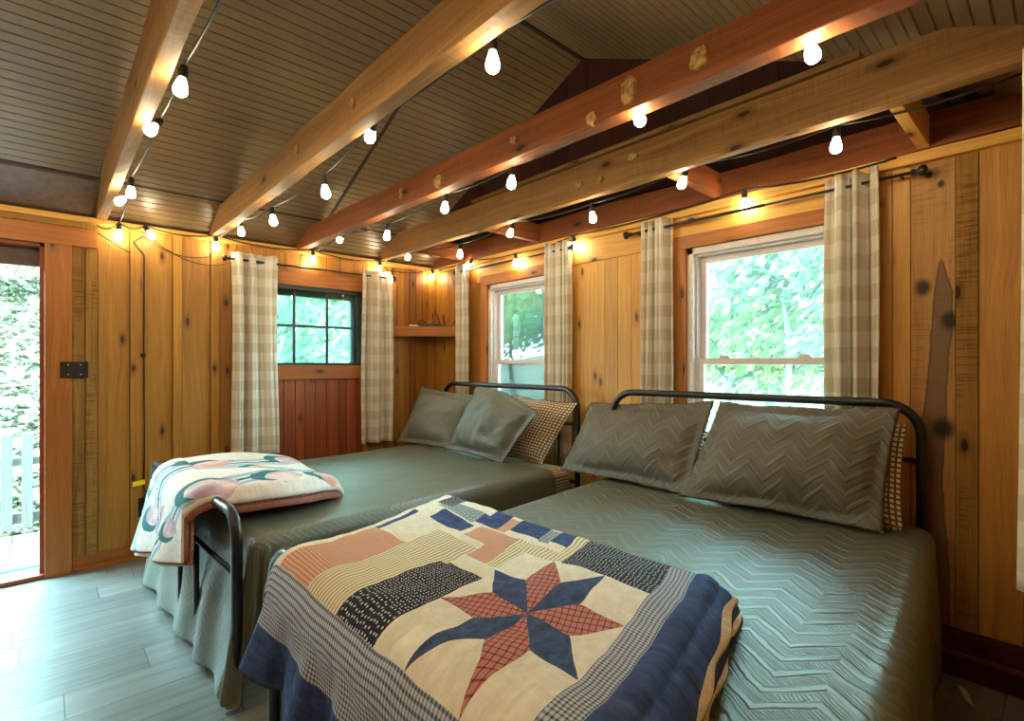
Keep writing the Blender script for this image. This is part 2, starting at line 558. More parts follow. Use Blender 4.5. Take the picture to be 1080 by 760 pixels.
while y > YB + .1:
    bx(y - .17, y, .09, WT, .012)
    y -= .17
    bx(y - .03, y + .03, .09, WT, .026)
# dark red boards below and paler ones above the window
y = AW[0]
for w in (.128, .084, .073, .081, .092, .102, .065, .083, .057):
    y1 = min(y + w, AW[1])
    bx(y, y1, .09, 1.125, .012, random.uniform(.75, 1.15), 0, 2)
    y = y1
y = AW[0]
while y < AW[1] - .01:
    y1 = min(y + random.uniform(.08, .14), AW[1])
    bx(y, y1, 1.97, WT, .012, random.uniform(.8, 1.15), .25)
    y = y1
y = AW[1]
for w, b, r in ((.09, .85, .5), (.10, .8, .45), (.05, .7, .4), (.09, .95, .3), (.075, 1.0, .3), (.05, .65, .5), (.065, .6, .45), (.07, .7, .4), (.06, .9, .2), (.09, 1.1, .1)):
    y1 = min(y + w, 0.0)
    bx(y, y1, .09, WT, .012, b, r)
    y = y1
struct(m.build('wall_left', [M['board'], M['rough'], M['redboard']]), 'wood board and batten wall with the door and a small window')

# trims on wall_left
def trim(idx, boxes, mat, label=None, bev=.003):
    mm = MB()
    for (b, ax, t) in boxes:
        mm.box(*b, ax=ax, tint=t)
    o = struct(mm.build('trim_%d' % idx, mat, bevel=bev), label)
    return o
trim(1, [((0, .035, DY1, -2.594, 0, DZ), 'z', T(1.05, .25, .02)), ((0, .035, DY0 - .122, DY0, 0, DZ), 'z', T(1, .2, .02)),
         ((0, .035, DY0 - .122, -2.475, DZ, 2.062), 'y', T(1.05, .2, .02))], M['trim'], 'orange pine casing round the open door')
trim(2, [((0, .03, DY0 - .2, -2.475, 2.064, 2.10), 'y', T(.9, .1, .02))], M['rough'], 'rough sawn strip above the door casing')
trim(3, [((.0, .042, YB, -.03, 2.10, 2.135), 'y', T(1.15, .1, .02))], M['board_b'], 'pale strip along the top of the board wall')
trim(4, [((.0, .030, AW[0] - .02, AW[1] + .02, AW[3], 1.965), 'y', T(1.0, .25, .02)),
         ((.0, .034, AW[0] - .02, AW[1] + .02, 1.127, AW[2]), 'y', T(.9, .35, .02)),
         ((.0, .026, AW[0] - .09, AW[0], 1.127, 1.965), 'z', T(1, .3, .02))], M['trim'], 'red-brown boards framing the dark window')
mm = MB()
mm.box(0, .022, -2.594, -.03, 0, .092, 'y', T(.95, .15, .02))
mm.box(.022, .036, -2.594, -.03, 0, .024, 'y', T(1.2, .0, .02))
struct(mm.build('baseboard_left', M['trim'], bevel=.003), 'orange pine baseboard under the board wall')

# door opening
mm = MB()
mm.box(-.13, 0, DY1 - .022, DY1, 0, DZ, 'z', T(.8, .3, .02))
mm.box(-.13, 0, DY0, DY0 + .022, 0, DZ, 'z', T(.8, .3, .02))
mm.box(-.13, 0, DY0, DY1, DZ - .02, DZ, 'y', T(.7, .3, .02))
door = struct(mm.build('door_1', M['redboard']), 'open doorway at the left end of the board wall')
mm = MB(); mm.box(-.14, .03, DY0, DY1, 0, .028, 'y', T(.9, .2, .02))
mm.build('threshold', M['redboard'], door, bevel=.006)
mm = MB(); mm.box(-.12, -.085, DY0 + .022, DY1 - .022, 1.825, DZ - .02, 'y', T(1, 0, .02))
tag(mm.build('door_head', M['brown_head'], door, bevel=.003), 'purple-brown board across the top of the doorway')

# window in wall_left
wa = empty('window_1', (0, (AW[0] + AW[1]) / 2, AW[2]), 'dark framed six pane window in the board wall', 'window', None, 'structure')
mm = MB()
y0, y1, z0, z1 = AW
fw = .030
mm.box(-.07, .012, y0, y0 + fw, z0, z1); mm.box(-.07, .012, y1 - .045, y1, z0, z1)
mm.box(-.07, .012, y0, y1, z0, z0 + .022); mm.box(-.07, .012, y0, y1, z1 - fw, z1)
mm.box(-.075, -.035, y1 - .085, y1 - .045, z0, z1); mm.box(-.075, -.035, y0, y1, z1 - .075, z1 - fw)
mm.build('window_frame', M['dark_frame'], wa, bevel=.003)
mm = MB()
for yy in (-1.288, -1.027):
    mm.box(-.030, -.014, yy - .009, yy + .009, z0 + .02, z1 - fw)
mm.box(-.0301, -.0141, y0 + fw, y1 - .045, 1.534, 1.552)
mm.build('muntin', M['dark_frame'], wa)
mm = MB(); mm.box(-.026, -.021, y0 + fw, y1 - .045, z0 + .02, z1 - fw)
mm.build('pane', M['screen_glass'], wa)
rebase(wa)

# wall_back_side: wall_right_long = y = 0 plane with two white windows
W1 = (.80, 1.56, .80, 1.895)
W2 = (2.57, 3.37, .80, 1.902)
m = MB()
def wall_y(x0, x1, z0, z1):
    m.box(x0, x1, 0, .10, z0, z1, tint=(.35, 0, .5))
wall_y(0, W1[0], 0, WT); wall_y(W1[0], W1[1], 0, W1[2]); wall_y(W1[0], W1[1], W1[3], WT)
wall_y(W1[1], W2[0], 0, WT); wall_y(W2[0], W2[1], 0, W2[2]); wall_y(W2[0], W2[1], W2[3], WT); wall_y(W2[1], XR + .1, 0, WT)
def by(x0, x1, z0, z1, d=.014, b=1.0, r=0.0, mi=0, uvoff=None, ten=None):
    m.box(x0 + .0015, x1 - .0015, -d + random.uniform(-.002, .002), 0, z0, z1, 'z', ten or T(b, r, .07), mi, 0, uvoff)
BZ = .19
for x0, x1, b, r in ((.0, .05, .8, .2), (.05, .14, 1.05, .1), (.14, .235, 1.05, .05), (.235, .32, .9, .2), (.32, .42, .8, .4), (.42, .52, .85, .3), (.52, .62, .9, .2), (.62, .725, .9, .2)):
    by(x0, x1, BZ, WT, .014, b, r)
for x0, x1, zt in ((.725, 1.66, W1[2] - .05), (2.50, 3.44, W2[2] - .05)):
    x = x0
    while x < x1 - .01:
        e = min(x + random.uniform(.12, .2), x1)
        by(x, e, BZ, zt)
        x = e
for x0, x1, b in ((1.66, 1.70, 1.0), (1.70, 1.989, 1.08), (1.989, 2.094, .92), (2.094, 2.194, 1.1), (2.194, 2.316, 1.05), (2.316, 2.41, 1.0), (2.41, 2.50, .95)):
    by(x0, x1, BZ, 1.93, .014, b, 0, 1)
for x0, x1, b, r, mi in ((3.44, 3.527, .95, .2, 1), (3.527, 3.59, 1.05, 0, 1), (3.735, 3.804, 1.0, 0, 2), (3.804, 3.93, .95, .35, 1), (3.93, 4.02, .9, .3, 1), (4.02, XR, .9, .2, 1)):
    by(x0, x1, BZ, 2.10, .014 if mi != 2 else .020, b, r, mi)
by(3.59, 3.735, BZ, 2.10, .014, 1, 0, 3, (-3.59, 0.0), (1.0, 0, .31))
def heart(n, u, v, c):
    wob = n.mul(n.sub(n.noise(n.vec(n.mul(u, 9.0), n.mul(v, 9.0)), 1.0, 2.0), .5), .02)
    uc = n.add(.090, n.mul(.014, n.sin(n.mul(v, 5.2))))
    uc = n.sub(uc, n.mul(n.smooth(v, 1.1, .7), .02))
    half = n.mul(.030, n.smooth(v, 1.72, 1.50))
    half = n.add(half, n.mul(.012, n.smooth(v, 1.2, .9)))
    d = n.add(n.absv(n.sub(u, uc)), wob)
    inn = n.mul(n.smooth(n.sub(d, half), .006, -.002), n.smooth(half, .001, .005))
    c = n.mix(n.mul(inn, .72), c, hexc('#5b4a3a'))
    rim = n.smooth(n.absv(n.sub(d, half)), .005, .001)
    c = n.mix(n.mul(n.mul(rim, .5), n.smooth(half, .002, .006)), c, hexc('#3a2716'))
    for (ku, kv, r) in ((.042, 1.565, .026), (.128, 1.425, .026), (.108, .985, .032), (.06, 2.03, .012), (.10, 1.985, .010)):
        dx = n.sub(u, ku)
        dy = n.mul(n.sub(v, kv), .8)
        k = n.add(n.m('SQRT', n.add(n.mul(dx, dx), n.mul(dy, dy))), n.mul(wob, .6))
        c = n.mix(n.mul(n.smooth(k, r * 1.6, r * .5), .95), c, hexc('#1d120c'))
    return c
M['heart'] = wood('heartwood_board', '#cf9c58', '#b68344', '#84582c', .55, 0, .25, streak=heart)
struct(m.build('wall_right', [M['board'], M['board_b'], M['rough'], M['heart']]), 'honey coloured board wall behind the headboards')

trim(5, [((0.04, XR, -.050, 0, 2.082, 2.128), 'x', T(1.2, 0, .02))], M['board_b'], 'pale ledger strip under the rafters above the curtain rods')
trim(6, [((.66, 3.50, -.024, 0, 1.93, 2.081), 'x', T(1.05, .05, .02))], M['board_b'], 'wide pale board running above both white windows')
trim(7, [((W1[0] - .08, W1[1] + .08, -.034, 0, W1[3], 1.975), 'x', T(1, .3, .02)), ((W1[0] - .08, W1[0], -.034, 0, W1[2] - .1, W1[3]), 'z', T(1.1, .1, .02)), ((W1[1], W1[1] + .08, -.034, 0, W1[2] - .1, W1[3]), 'z', T(1, .1, .02)),
         ((W1[0] - .1, W1[1] + .1, -.05, 0, W1[2] - .12, W1[2]), 'x', T(1, .2, .02))], M['trim'], 'orange pine casing round the narrower white window')
trim(8, [((W2[0] - .07, W2[1] + .07, -.034, 0, W2[3], 1.975), 'x', T(1, .3, .02)), ((W2[0] - .07, W2[0], -.034, 0, W2[2] - .1, W2[3]), 'z', T(1.1, .1, .02)), ((W2[1], W2[1] + .07, -.034, 0, W2[2] - .1, W2[3]), 'z', T(1, .1, .02)),
         ((W2[0] - .1, W2[1] + .1, -.05, 0, W2[2] - .12, W2[2]), 'x', T(1, .2, .02))], M['trim'], 'orange pine casing round the wider white window')
mm = MB()
mm.box(0, XR, -.024, 0, .10, .19, 'x', T(1, .1, .02))
mm.box(0, XR, -.034, 0, .0, .085, 'x', T(.8, 0, .02))
mm.box(0, XR, -.042, 0, .085, .10, 'x', (2.2, 0, .3))
struct(mm.build('baseboard_right', M['darkbase'], bevel=.002), 'dark red baseboard under the headboard wall')

def white_window(idx, W, label, zr=1.262):
    x0, x1, z0, z1 = W
    w = empty('window_%d' % idx, ((x0 + x1) / 2, 0, z0), label, 'window', None, 'structure')
    mm = MB()
    f = .036
    mm.box(x0, x0 + f, -.012, .09, z0, z1); mm.box(x1 - f, x1, -.012, .09, z0, z1)
    mm.box(x0, x1, -.012, .09, z1 - f, z1); mm.box(x0, x1, -.012, .09, z0, z0 + f)
    mm.box(x0 + f, x0 + f + .012, .012, .09, z0 + f, z1 - f); mm.box(x1 - f - .012, x1 - f, .012, .09, z0 + f, z1 - f)
    mm.box(x0 + f, x1 - f, .012, .09, z1 - f - .012, z1 - f)
    mm.build('window_frame', M['white_vinyl'], w, bevel=.003)
    for nm, za, zb, yy in (('upper_sash', zr - .02, z1 - f - .012, .052), ('lower_sash', z0 + f, zr + .018, .022)):
        mm = MB()
        s = .034
        a, b = x0 + f + .012, x1 - f - .012
        mm.box(a, a + s, yy, yy + .026, za, zb); mm.box(b - s, b, yy, yy + .026, za, zb)
        mm.box(a + s, b - s, yy, yy + .026, za, za + s); mm.box(a + s, b - s, yy, yy + .026, zb - s, zb)
        so = mm.build(nm, M['white_vinyl'], w, bevel=.003)
        mm = MB(); mm.box(a + s - .004, b - s + .004, yy + .011, yy + .015, za + s - .004, zb - s + .004)
        po = mm.build('pane', M['glass'], so)
    for t in (.25, .75):
        mm = MB()
        cx = x0 + (x1 - x0) * t
        mm.prism([(cx - .035, zr + .018), (cx + .035, zr + .018), (cx + .02, zr + .034), (cx - .02, zr + .034)], .022, .046, 'xz')
        mm.build('sash_lock', M['white_vinyl'], w, bevel=.003)
    for ch in w.children:
        ch.location -= w.location
    return w
white_window(2, W1, 'narrower white vinyl sash window behind the far bed')
white_window(3, W2, 'wider white vinyl sash window behind the near bed')

# unseen enclosing walls (right side and back)
m = MB()
def wr(y0, y1, z0, z1): m.box(XR, XR + .1, y0, y1, z0, z1, tint=(1, 0, .5))
wr(YB, -5.2, 0, WT); wr(-5.2, 0, 0, WT)
struct(m.build('wall_side', M['board_b']), 'board wall beside the camera')
m = MB()
def wk(x0, x1, z0, z1): m.box(x0, x1, YB - .1, YB, z0, z1, tint=(1, 0, .5))
wk(-.1, XR + .1, 0, WT)
m.prism([(-.1, WT), (XR + .1, WT), (RX, RZ + .05)], YB - .1, YB, 'xz')
struct(m.build('wall_back', M['board_b']), 'board wall at the back end of the cabin')

# ------------------------------------------------------------------ ceiling: beadboard on both roof slopes, real grooves
def slope(m, xa, xb, y0, y1, sgn):
    def zz(x):
        return 2.15 + SL * x if sgn > 0 else RZ - SL * (x - RX)
    nrm = Vector((-SL * sgn, 0, 1)).normalized()
    step = .046
    prof = []
    x = xa
    while x < xb - 1e-6:
        e = min(x + step, xb)
        prof += [(x, 0.0), (e - .007, 0.0), (e - .0035, .006)]
        x = e
    prof.append((xb, 0.0))
    b = len(m.v)
    for (px, d) in prof:
        for yy in (y0, y1):
            p = Vector((px, yy, zz(px))) + nrm * d
            m.v.append(tuple(p))
    for i in range(len(prof) - 1):
        q = [b + 2 * i, b + 2 * i + 1, b + 2 * i + 3, b + 2 * i + 2]
        if True:
            q = q[::-1]
        uvs = [(prof[(k - b) // 2][0], (y0, y1)[(k - b) % 2]) for k in q]
        m.face(q, uvs)
    # back of the boarding
    k = len(m.v)
    for px in (xa, xb):
        for yy in (y0, y1):
            m.v.append((px, yy, zz(px) + .03))
    m.face([k, k + 1, k + 3, k + 2])
m = MB()
GY = -.33
slope(m, -.02, .33, YB, 0.06, 1)
slope(m, .33, RX, YB, GY, 1)
slope(m, RX, 3.715, YB, GY, -1)
slope(m, 3.715, XR + .05, YB, .06, -1)
struct(m.build('ceiling', M['ceiling']), 'dark olive beadboard ceiling on two roof slopes')
# gable closing above the fourth beam, roof deck over everything
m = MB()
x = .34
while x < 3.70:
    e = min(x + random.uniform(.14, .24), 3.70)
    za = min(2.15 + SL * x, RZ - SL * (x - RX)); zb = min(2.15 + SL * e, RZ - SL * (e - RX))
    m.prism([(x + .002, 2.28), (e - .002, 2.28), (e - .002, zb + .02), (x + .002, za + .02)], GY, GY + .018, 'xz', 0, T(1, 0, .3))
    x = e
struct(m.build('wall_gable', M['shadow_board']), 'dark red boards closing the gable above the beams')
m = MB()
m.prism([(-.3, 2.06), (RX, RZ + .12), (RX, RZ + .20), (-.3, 2.14)], YB - .2, .5, 'xz')
m.prism([(RX, RZ + .12), (XR + .3, 2.20), (XR + .3, 2.28), (RX, RZ + .20)], YB - .2, .5, 'xz')
m.prism([(-.1, 2.13), (XR + .1, 2.13), (RX, RZ + .14)], .10, .16, 'xz')
struct(m.build('roof', M['shadow_board']), 'roof deck over the cabin')
# dark seams on the boarding
m = MB()
def strip_slope(xa, xb, ya, yb, z=.004):
    P = [(xa, ya), (xb, ya), (xb, yb), (xa, yb)]
    b = len(m.v)
    for o in (-z, .01):
        for (px, py) in P:
            zz = (2.15 + SL * px if px <= RX else RZ - SL * (px - RX))
            m.v.append((px, py, zz + o))
    for q in ((0, 1, 2, 3), (7, 6, 5, 4), (0, 4, 5, 1), (1, 5, 6, 2), (2, 6, 7, 3), (3, 7, 4, 0)):
        m.face([b + k for k in q])
strip_slope(.322, .338, YB, 0.0, .003)
strip_slope(.34, RX - .02, -1.185, -1.165, .006)
m.box(3.70, 3.716, GY, .0, 2.28, 2.345)
m.box(RX - .012, RX + .012, YB, GY, RZ - .012, RZ + .01)
mq = m
m = MB()
strip_slope(.03, .318, -3.9, -2.50, .012)
struct(m.build('trim_10', M['brown_panel']), 'plain brown board on the lower ceiling by the door')
m = mq
struct(m.build('trim_9', M['crease']), 'dark seams between the beadboard panels')

# ------------------------------------------------------------------ beams
def beam(ya, yb, z0, z1, x0, x1, mat, label, skew=0.0, chips=(), tint=(1, 0, 0)):
    e = empty('ceiling_beam', ((x0 + x1) / 2, (ya + yb) / 2, z0), label, 'beam', 'tie beams across the cabin', 'thing')
    mm = MB()
    n = 34
    off = (random.uniform(0, 20), random.uniform(0, 20))
    sec = [(ya, z0), (yb, z0), (yb, z1), (ya, z1)]
    b = len(mm.v)
    rnd = random.random() * 50
    for i in range(n + 1):
        x = x0 + (x1 - x0) * i / n
        for k, (yy, zz) in enumerate(sec):
            w = mnoise.noise(Vector((x * 2.2, k * 7.1, rnd))) * .008
            w2 = mnoise.noise(Vector((x * 2.6, k * 3.7, rnd + 9))) * .007
            mm.v.append((x, yy + w + skew * (x - x0) / (x1 - x0), zz + w2))
    us = [0, abs(yb - ya), abs(yb - ya) + z1 - z0, 2 * abs(yb - ya) + z1 - z0, 2 * (abs(yb - ya) + z1 - z0)]
    tt = (tint[0], tint[1], random.random())
    for i in range(n):
        xa, xb = [x0 + (x1 - x0) * (i + q) / n for q in (0, 1)]
        for k in range(4):
            k2 = (k + 1) % 4
            mm.face([b + 4 * i + k, b + 4 * (i + 1) + k, b + 4 * (i + 1) + k2, b + 4 * i + k2],
                    [(off[0] + us[k], off[1] + xa), (off[0] + us[k], off[1] + xb), (off[0] + us[k + 1], off[1] + xb), (off[0] + us[k + 1], off[1] + xa)], 0, tt)
    mm.face([b, b + 1, b + 2, b + 3], None, 0, tt)
    mm.face([b + 4 * n + k for k in (3, 2, 1, 0)], None, 0, tt)
    mm.build('timber', mat, e, bevel=.004)
    # patches of broken-out surface on the camera-side face
    for (cx, cz, rx, rz, sd) in chips:
        mm = MB()
        N = 18
        yy = ya + skew * (cx - x0) / (x1 - x0)
        ring = []
        for k in range(N):
            a = 2 * PI * k / N
            q = 1 + .38 * mnoise.noise(Vector((math.cos(a) * 1.6, math.sin(a) * 1.6, sd * 3.3)))
            ring.append((cx + rx * q * math.cos(a), cz + rz * q * math.sin(a)))
        bb = len(mm.v)
        for (px, pz) in ring: mm.v.append((px, yy + .01, pz))
        for (px, pz) in ring: mm.v.append((cx + (px - cx) * .88, yy - .010, cz + (pz - cz) * .88))
        mm.v.append((cx, yy - .008, cz))
        for k in range(N):
            k2 = (k + 1) % N
            mm.face([bb + k, bb + k2, bb + N + k2, bb + N + k]); mm.face([bb + N + k, bb + N + k2, bb + 2 * N])
        mm.build('chipped_patch', M['stain'], e)
    rebase(e)
    return e
beam(-2.482, -2.432, 2.128, 2.34, .0, 3.98, M['beam'], 'brown timber ceiling beam nearest the open door', 0, (), (1.0, .1, 0))
beam(-1.872, -1.810, 2.125, 2.285, .0, 3.98, M['beam'], 'brown timber beam with two knots, second from the door', -.02, ((1.72, 2.21, .022, .022, 3), (2.28, 2.20, .02, .02, 5)), (1.1, .05, 0))
beam(-1.285, -1.215, 2.125, 2.262, .0, 3.98, M['beam_red'], 'reddish ceiling beam with three broken pale patches', .07,
     ((3.02, 2.19, .036, .052, 1), (2.86, 2.15, .024, .024, 2), (3.275, 2.19, .034, .034, 4), (1.9, 2.165, .04, .03, 7), (1.55, 2.19, .015, .03, 8), (2.45, 2.20, .02, .02, 9)), (1.05, 0, 0))
e4 = beam(-.60, -.545, 2.128, 2.312, .0, 3.985, M['beam'], 'brown timber beam with a loose plank lying on top', -.02,
          ((2.28, 2.20, .03, .018, 11), (2.62, 2.25, .03, .02, 12), (2.42, 2.19, .016, .022, 13)), (1.08, 0, 0))
mm = MB()
mm.box(1.35, 3.55, -.625, -.50, 2.318, 2.338, 'x', T(.9, 0, .05), 0, .004)
tag(mm.build('plank', M['beam']), 'rough loose plank lying on top of the fourth ceiling beam', 'plank')
beam(-.052, -.004, 2.130, 2.272, .04, 4.05, M['beam_red'], 'red-brown timber fixed along the wall above the curtain rods', 0, (), (.95, .15, 0))
for yy in (-3.10, -3.72, -4.34, -4.96):
    beam(yy - .03, yy + .03, 2.128, 2.28, .0, 4.0, M['beam'], 'brown timber ceiling beam behind the camera')
for i, (xx, lab) in enumerate(((.50, 'short blocking between the last two beams nearest the wall corner'), (1.42, 'short orange blocking between beams above the narrower window'),
                             (2.77, 'short orange blocking between beams above the wider window'), (3.64, 'pale short blocking between beams right of the wider window'))):
    mm = MB()
    z0, z1 = (2.135, 2.262)
    mm.box(xx - .02, xx + .02, -.540, -.054, z0, z1, 'y', T(1.1 if i < 3 else 1.3, .15 if i < 3 else 0, .03))
    tag(mm.build('blocking', M['beam_red'] if i < 3 else M['board_b'], bevel=.003), lab, 'timber block', 'blocking between the last two beams')

# ------------------------------------------------------------------ string lights
def bulb(parent, x, y, z, tilt=(0, 0), world=Matrix()):
    """z is the centre of the lit glass."""
    R = Matrix.Translation((x, y, z + .062)) @ Matrix.Rotation(tilt[0], 4, 'X') @ Matrix.Rotation(tilt[1], 4, 'Y') @ Matrix.Translation((0, 0, -.062))
    mm = MB()
    K = .88
    prof = [(.010, .030), (.012, .026), (.015, .016), (.0195, .002), (.0225, -.012), (.0225, -.020), (.0195, -.029), (.012, -.036), (.003, -.039)]
    mm.lathe([(a * K, b * K) for a, b in prof[::-1]], R, 14)
    g = mm.build('light_bulb', M['bulb'], parent, smooth=True)
    mm = MB()
    mm.lathe([(.011, .024), (.0145, .026), (.0145, .050), (.012, .054), (.012, .066), (.006, .070)], R, 12)
    s = mm.build('bulb_socket', M['black_plastic'], g, smooth=False)
    return g
def sag(p, q, d, n=8):
    p, q = Vector(p), Vector(q)
    return [p.lerp(q, i / n) - Vector((0, 0, d * 4 * (i / n) * (1 - i / n))) for i in range(n + 1)]
def string(label, pts, start, end, tilts=None, sagd=.02):
    e = empty('string_light', pts[0], label, 'string lights', 'strings of bulbs under the beams')
    path = [Vector(start)]
    prev = Vector(start)
    for p in pts:
        top = Vector(p) + Vector((0, 0, .072))
        path += sag(prev, top, sagd)[1:]
        prev = top
    path += sag(prev, end, sagd)[1:]
    mm = MB()
    mm.tube(path, .0042, 6)
    mm.build('cord', M['cord'], e, smooth=True)
    for i, p in enumerate(pts):
        t = (tilts or {}).get(i, (random.uniform(-.15, .15), random.uniform(-.15, .15)))
        bulb(e, *p, tilt=t)
    for ch in e.children:
        ch.location -= e.location
    return e
Y1, Y2, Y3, Y4 = -2.40, -1.80, -1.165, -.505
string('string of bulbs hanging along the beam nearest the door', [(.80, Y1, 2.045), (.92, Y1, 2.10), (1.76, Y1, 2.09), (2.20, Y1, 2.10), (2.85, Y1, 2.08), (3.45, Y1, 2.08)],
       (.05, -2.37, 2.13), (3.95, Y1, 2.14), {1: (0, .35), 2: (-.55, -.5), 0: (-.7, -.6), 3: (-.15, -.1)})
string('string of bulbs hanging along the second beam from the door', [(.48, Y2, 2.095), (1.10, Y2, 2.035), (1.80, Y2, 2.02), (2.28, Y2, 2.10), (2.965, Y2, 2.09), (3.55, Y2, 2.08)],
       (.05, -1.84, 2.12), (3.95, Y2, 2.14), {3: (.3, 1.0), 4: (0, 0)})
string('string of bulbs hanging along the reddish chipped beam', [(.60, Y3, 2.10), (1.235, Y3, 2.035), (1.84, Y3, 2.07), (2.355, Y3, 2.065), (2.99, Y3, 2.095), (3.555, Y3, 2.10)],
       (.05, -1.18, 2.12), (3.95, Y3, 2.14), {0: (0, 1.1), 4: (-.3, -.6), 5: (-.1, -.25)})
string('string of bulbs hanging along the fourth beam under the loose plank', [(.42, Y4, 2.10), (1.075, Y4, 2.04), (1.645, Y4, 2.085), (2.27, Y4, 2.055), (2.84, Y4, 2.10), (3.45, Y4, 2.08)],
       (.05, -.60, 2.12), (3.95, Y4, 2.14), {0: (0, 1.0), 4: (.2, .5), 2: (.1, .6)})
string('string of bulbs along the pale strip above the curtain rods', [(.66, -.075, 2.055), (1.20, -.075, 2.015), (1.775, -.075, 2.045), (2.92, -.075, 2.07)],
       (.10, -.06, 2.12), (3.55, -.06, 2.12), {0: (0, .9)})
string('string of bulbs draped along the top of the board wall', [(.075, -2.375, 2.05), (.075, -2.245, 2.055), (.075, -1.845, 2.06), (.075, -1.18, 2.06), (.075, -.605, 2.055), (.075, -.497, 1.985), (.075, -.075, 2.05)],
       (.05, -2.48, 2.09), (.06, -.04, 2.11), {1: (.5, -.5)}, .03)
for yy in (-3.06, -3.68, -4.30, -4.92):  # added strings out of view behind the camera, put in to brighten the room
    string('added fill light string of bulbs along an unseen beam behind the camera', [(x + random.uniform(-.1, .1), yy + .05, 2.07 + random.uniform(-.02, .02)) for x in (.5, 1.1, 1.7, 2.3, 2.9, 3.5)], (.05, yy + .05, 2.12), (3.95, yy + .05, 2.13))
# loose feed wires drooping on the board wall
for lab, path in (('thin black wire dropping beside a batten to the outlet', [(.03, -2.48, 2.05), (.03, -2.33, 1.955), (.032, -2.315, 1.95)]),
                  ('thin black cable sagging between bulbs on the board wall', None)):
    mm = MB()
    if path:
        mm.tube(path, .003, 6)
        mm.tube([(.03, -2.255, 2.06), (.032, -2.30, 2.02), (.032, -2.25, 1.955), (.034, -2.243, 1.94), (.034, -2.245, 1.4), (.034, -2.242, .7), (.034, -2.246, .47), (.035, -2.235, .42), (.045, -2.238, .395)], .0042, 6)
        mm.box(.028, .040, -2.262, -2.236, 1.29, 1.315)
    else:
        mm.tube(sag((.05, -2.25, 2.06), (.03, -1.88, 1.985), .05) + sag((.03, -1.88, 1.985), (.05, -1.84, 2.05), .0)[1:], .0028, 6)
        mm.tube(sag((.05, -2.20, 2.05), (.03, -1.75, 1.96), .07), .0025, 6)
    tag(mm.build('wall_wire', M['cord'], smooth=True), lab, 'cord')

# ------------------------------------------------------------------ curtain rods and curtains
def rod(axis, a, b, c, z, label, wall=0.0):
    """axis 'x' or 'y'; a..b extent, c the other coordinate."""
    mid = (a + b) / 2
    loc = (mid, c, z) if axis == 'x' else (c, mid, z)
    e = empty('curtain_rod', loc, label, 'curtain rod', 'black curtain rods')
    P = (lambda s, d=0.0, h=0.0: (s, c + d, z + h)) if axis == 'x' else (lambda s, d=0.0, h=0.0: (c + d, s, z + h))
    mm = MB(); mm.tube([P(a), P((a + b) / 2 + .1)], .0085, 12); mm.tube([P((a + b) / 2), P(b)], .0065, 12)
    mm.build('rod', M['black_metal'], e, smooth=True)
    wall_d = wall - c  # towards the wall plane at 0
    for s, o in ((a, -1), (b, 1)):
        mm = MB()
        R = Matrix.Translation(P(s)) @ (Matrix.Rotation(o * PI / 2, 4, 'Y') if axis == 'x' else Matrix.Rotation(-o * PI / 2, 4, 'X'))
        mm.lathe([(.008, -.012), (.013, -.010), (.013, -.002), (.009, .002), (.011, .010), (.020, .016), (.024, .026), (.020, .036), (.009, .042)], R, 16)
        mm.build('finial', M['black_metal'], e, smooth=True)
        mm = MB()
        q = s - o * .05
        mm.tube([P(q), P(q, wall_d * .95)], .006, 8)
        mm.tube([P(q, wall_d * .88), P(q, wall_d * .99)], .02, 12)
        mm.build('bracket', M['black_metal'], e, smooth=False)
    rebase(e)
    return e
rod('y', -1.765, -.50, .075, 1.985, 'black curtain rod over the dark framed window')
rod('y', -1.90, -.54, 4.0, 2.035, 'black curtain rod on the side wall holding the pale curtain', XR)
rod('x', .46, 1.745, -.075, 2.038, 'black curtain rod over the narrower white window')
rod('x', 2.225, 3.615, -.075, 2.038, 'black curtain rod over the wider white window')

def curtain(axis, a, b, c, zt, zb, folds, amp, label, seed=0, flare=0.0, group='checked curtain panels', phase=0.0):
    e = empty('curtain', ((a + b) / 2, c, zb) if axis == 'x' else (c, (a + b) / 2, zb), label, 'curtain', group)
    nu, nv = 90, 36
    rnd = random.Random(seed)
    ph = [rnd.uniform(0, 6) for _ in range(6)]
    L = b - a
    # arc length per u for the fabric check
    def off(u, t):
        am = amp * (.72 + .28 * math.sin(u * 5 + ph[0]) + .25 * t * math.sin(u * 9 + ph[1]))
        w = 2 * PI * folds * (u + .06 * math.sin(u * 6 + ph[2]) + .02 * math.sin(t * 2.2 + ph[3]))
        return am * (math.sin(w + phase) + .22 * math.sin(3 * w + 2 * ph[5]) + .12 * math.sin(5.3 * w + ph[4]))
    arc = [0.0]
    for i in range(nu):
        arc.append(arc[-1] + math.hypot(L / nu, off((i + 1) / nu, .5) - off(i / nu, .5)))
    H = zt - zb
    def fn(u, t):
        d = off(u, t)
        mid = .5 + (u - .5) * (1 + flare * t + .04 * math.sin(t * 5 + ph[4]))
        s = a + L * mid
        z = zt - H * t + (.006 * math.sin(u * 20 + ph[5]) if t == 0 else 0)
        return (s, c + d, z) if axis == 'x' else (c + d, s, z)
    mm = MB()
    mm.grid(fn, nu, nv, lambda u, t: (arc[min(nu, int(round(u * nu)))], 3 - H * t))
    mm.build('panel', M['curtain'], e, smooth=True, solid=.003)
    rebase(e)
    return e
curtain('y', -1.740, -1.435, .078, 2.035, .59, 2.7, 0.046, 'checked curtain left of the dark framed window, nearest the door', 1)
curtain('y', -.775, -.475, .078, 2.03, .585, 2.8, 0.044, 'checked curtain right of the dark framed window, beside the corner shelf', 2, .05)
curtain('x', .405, .635, -.075, 2.088, .60, 2.7, 0.042, 'checked curtain between the corner shelf and the narrower white window', 3)
curtain('x', 1.485, 1.735, -.075, 2.088, .60, 2.9, 0.042, 'checked curtain on the right side of the narrower white window', 4, .15)
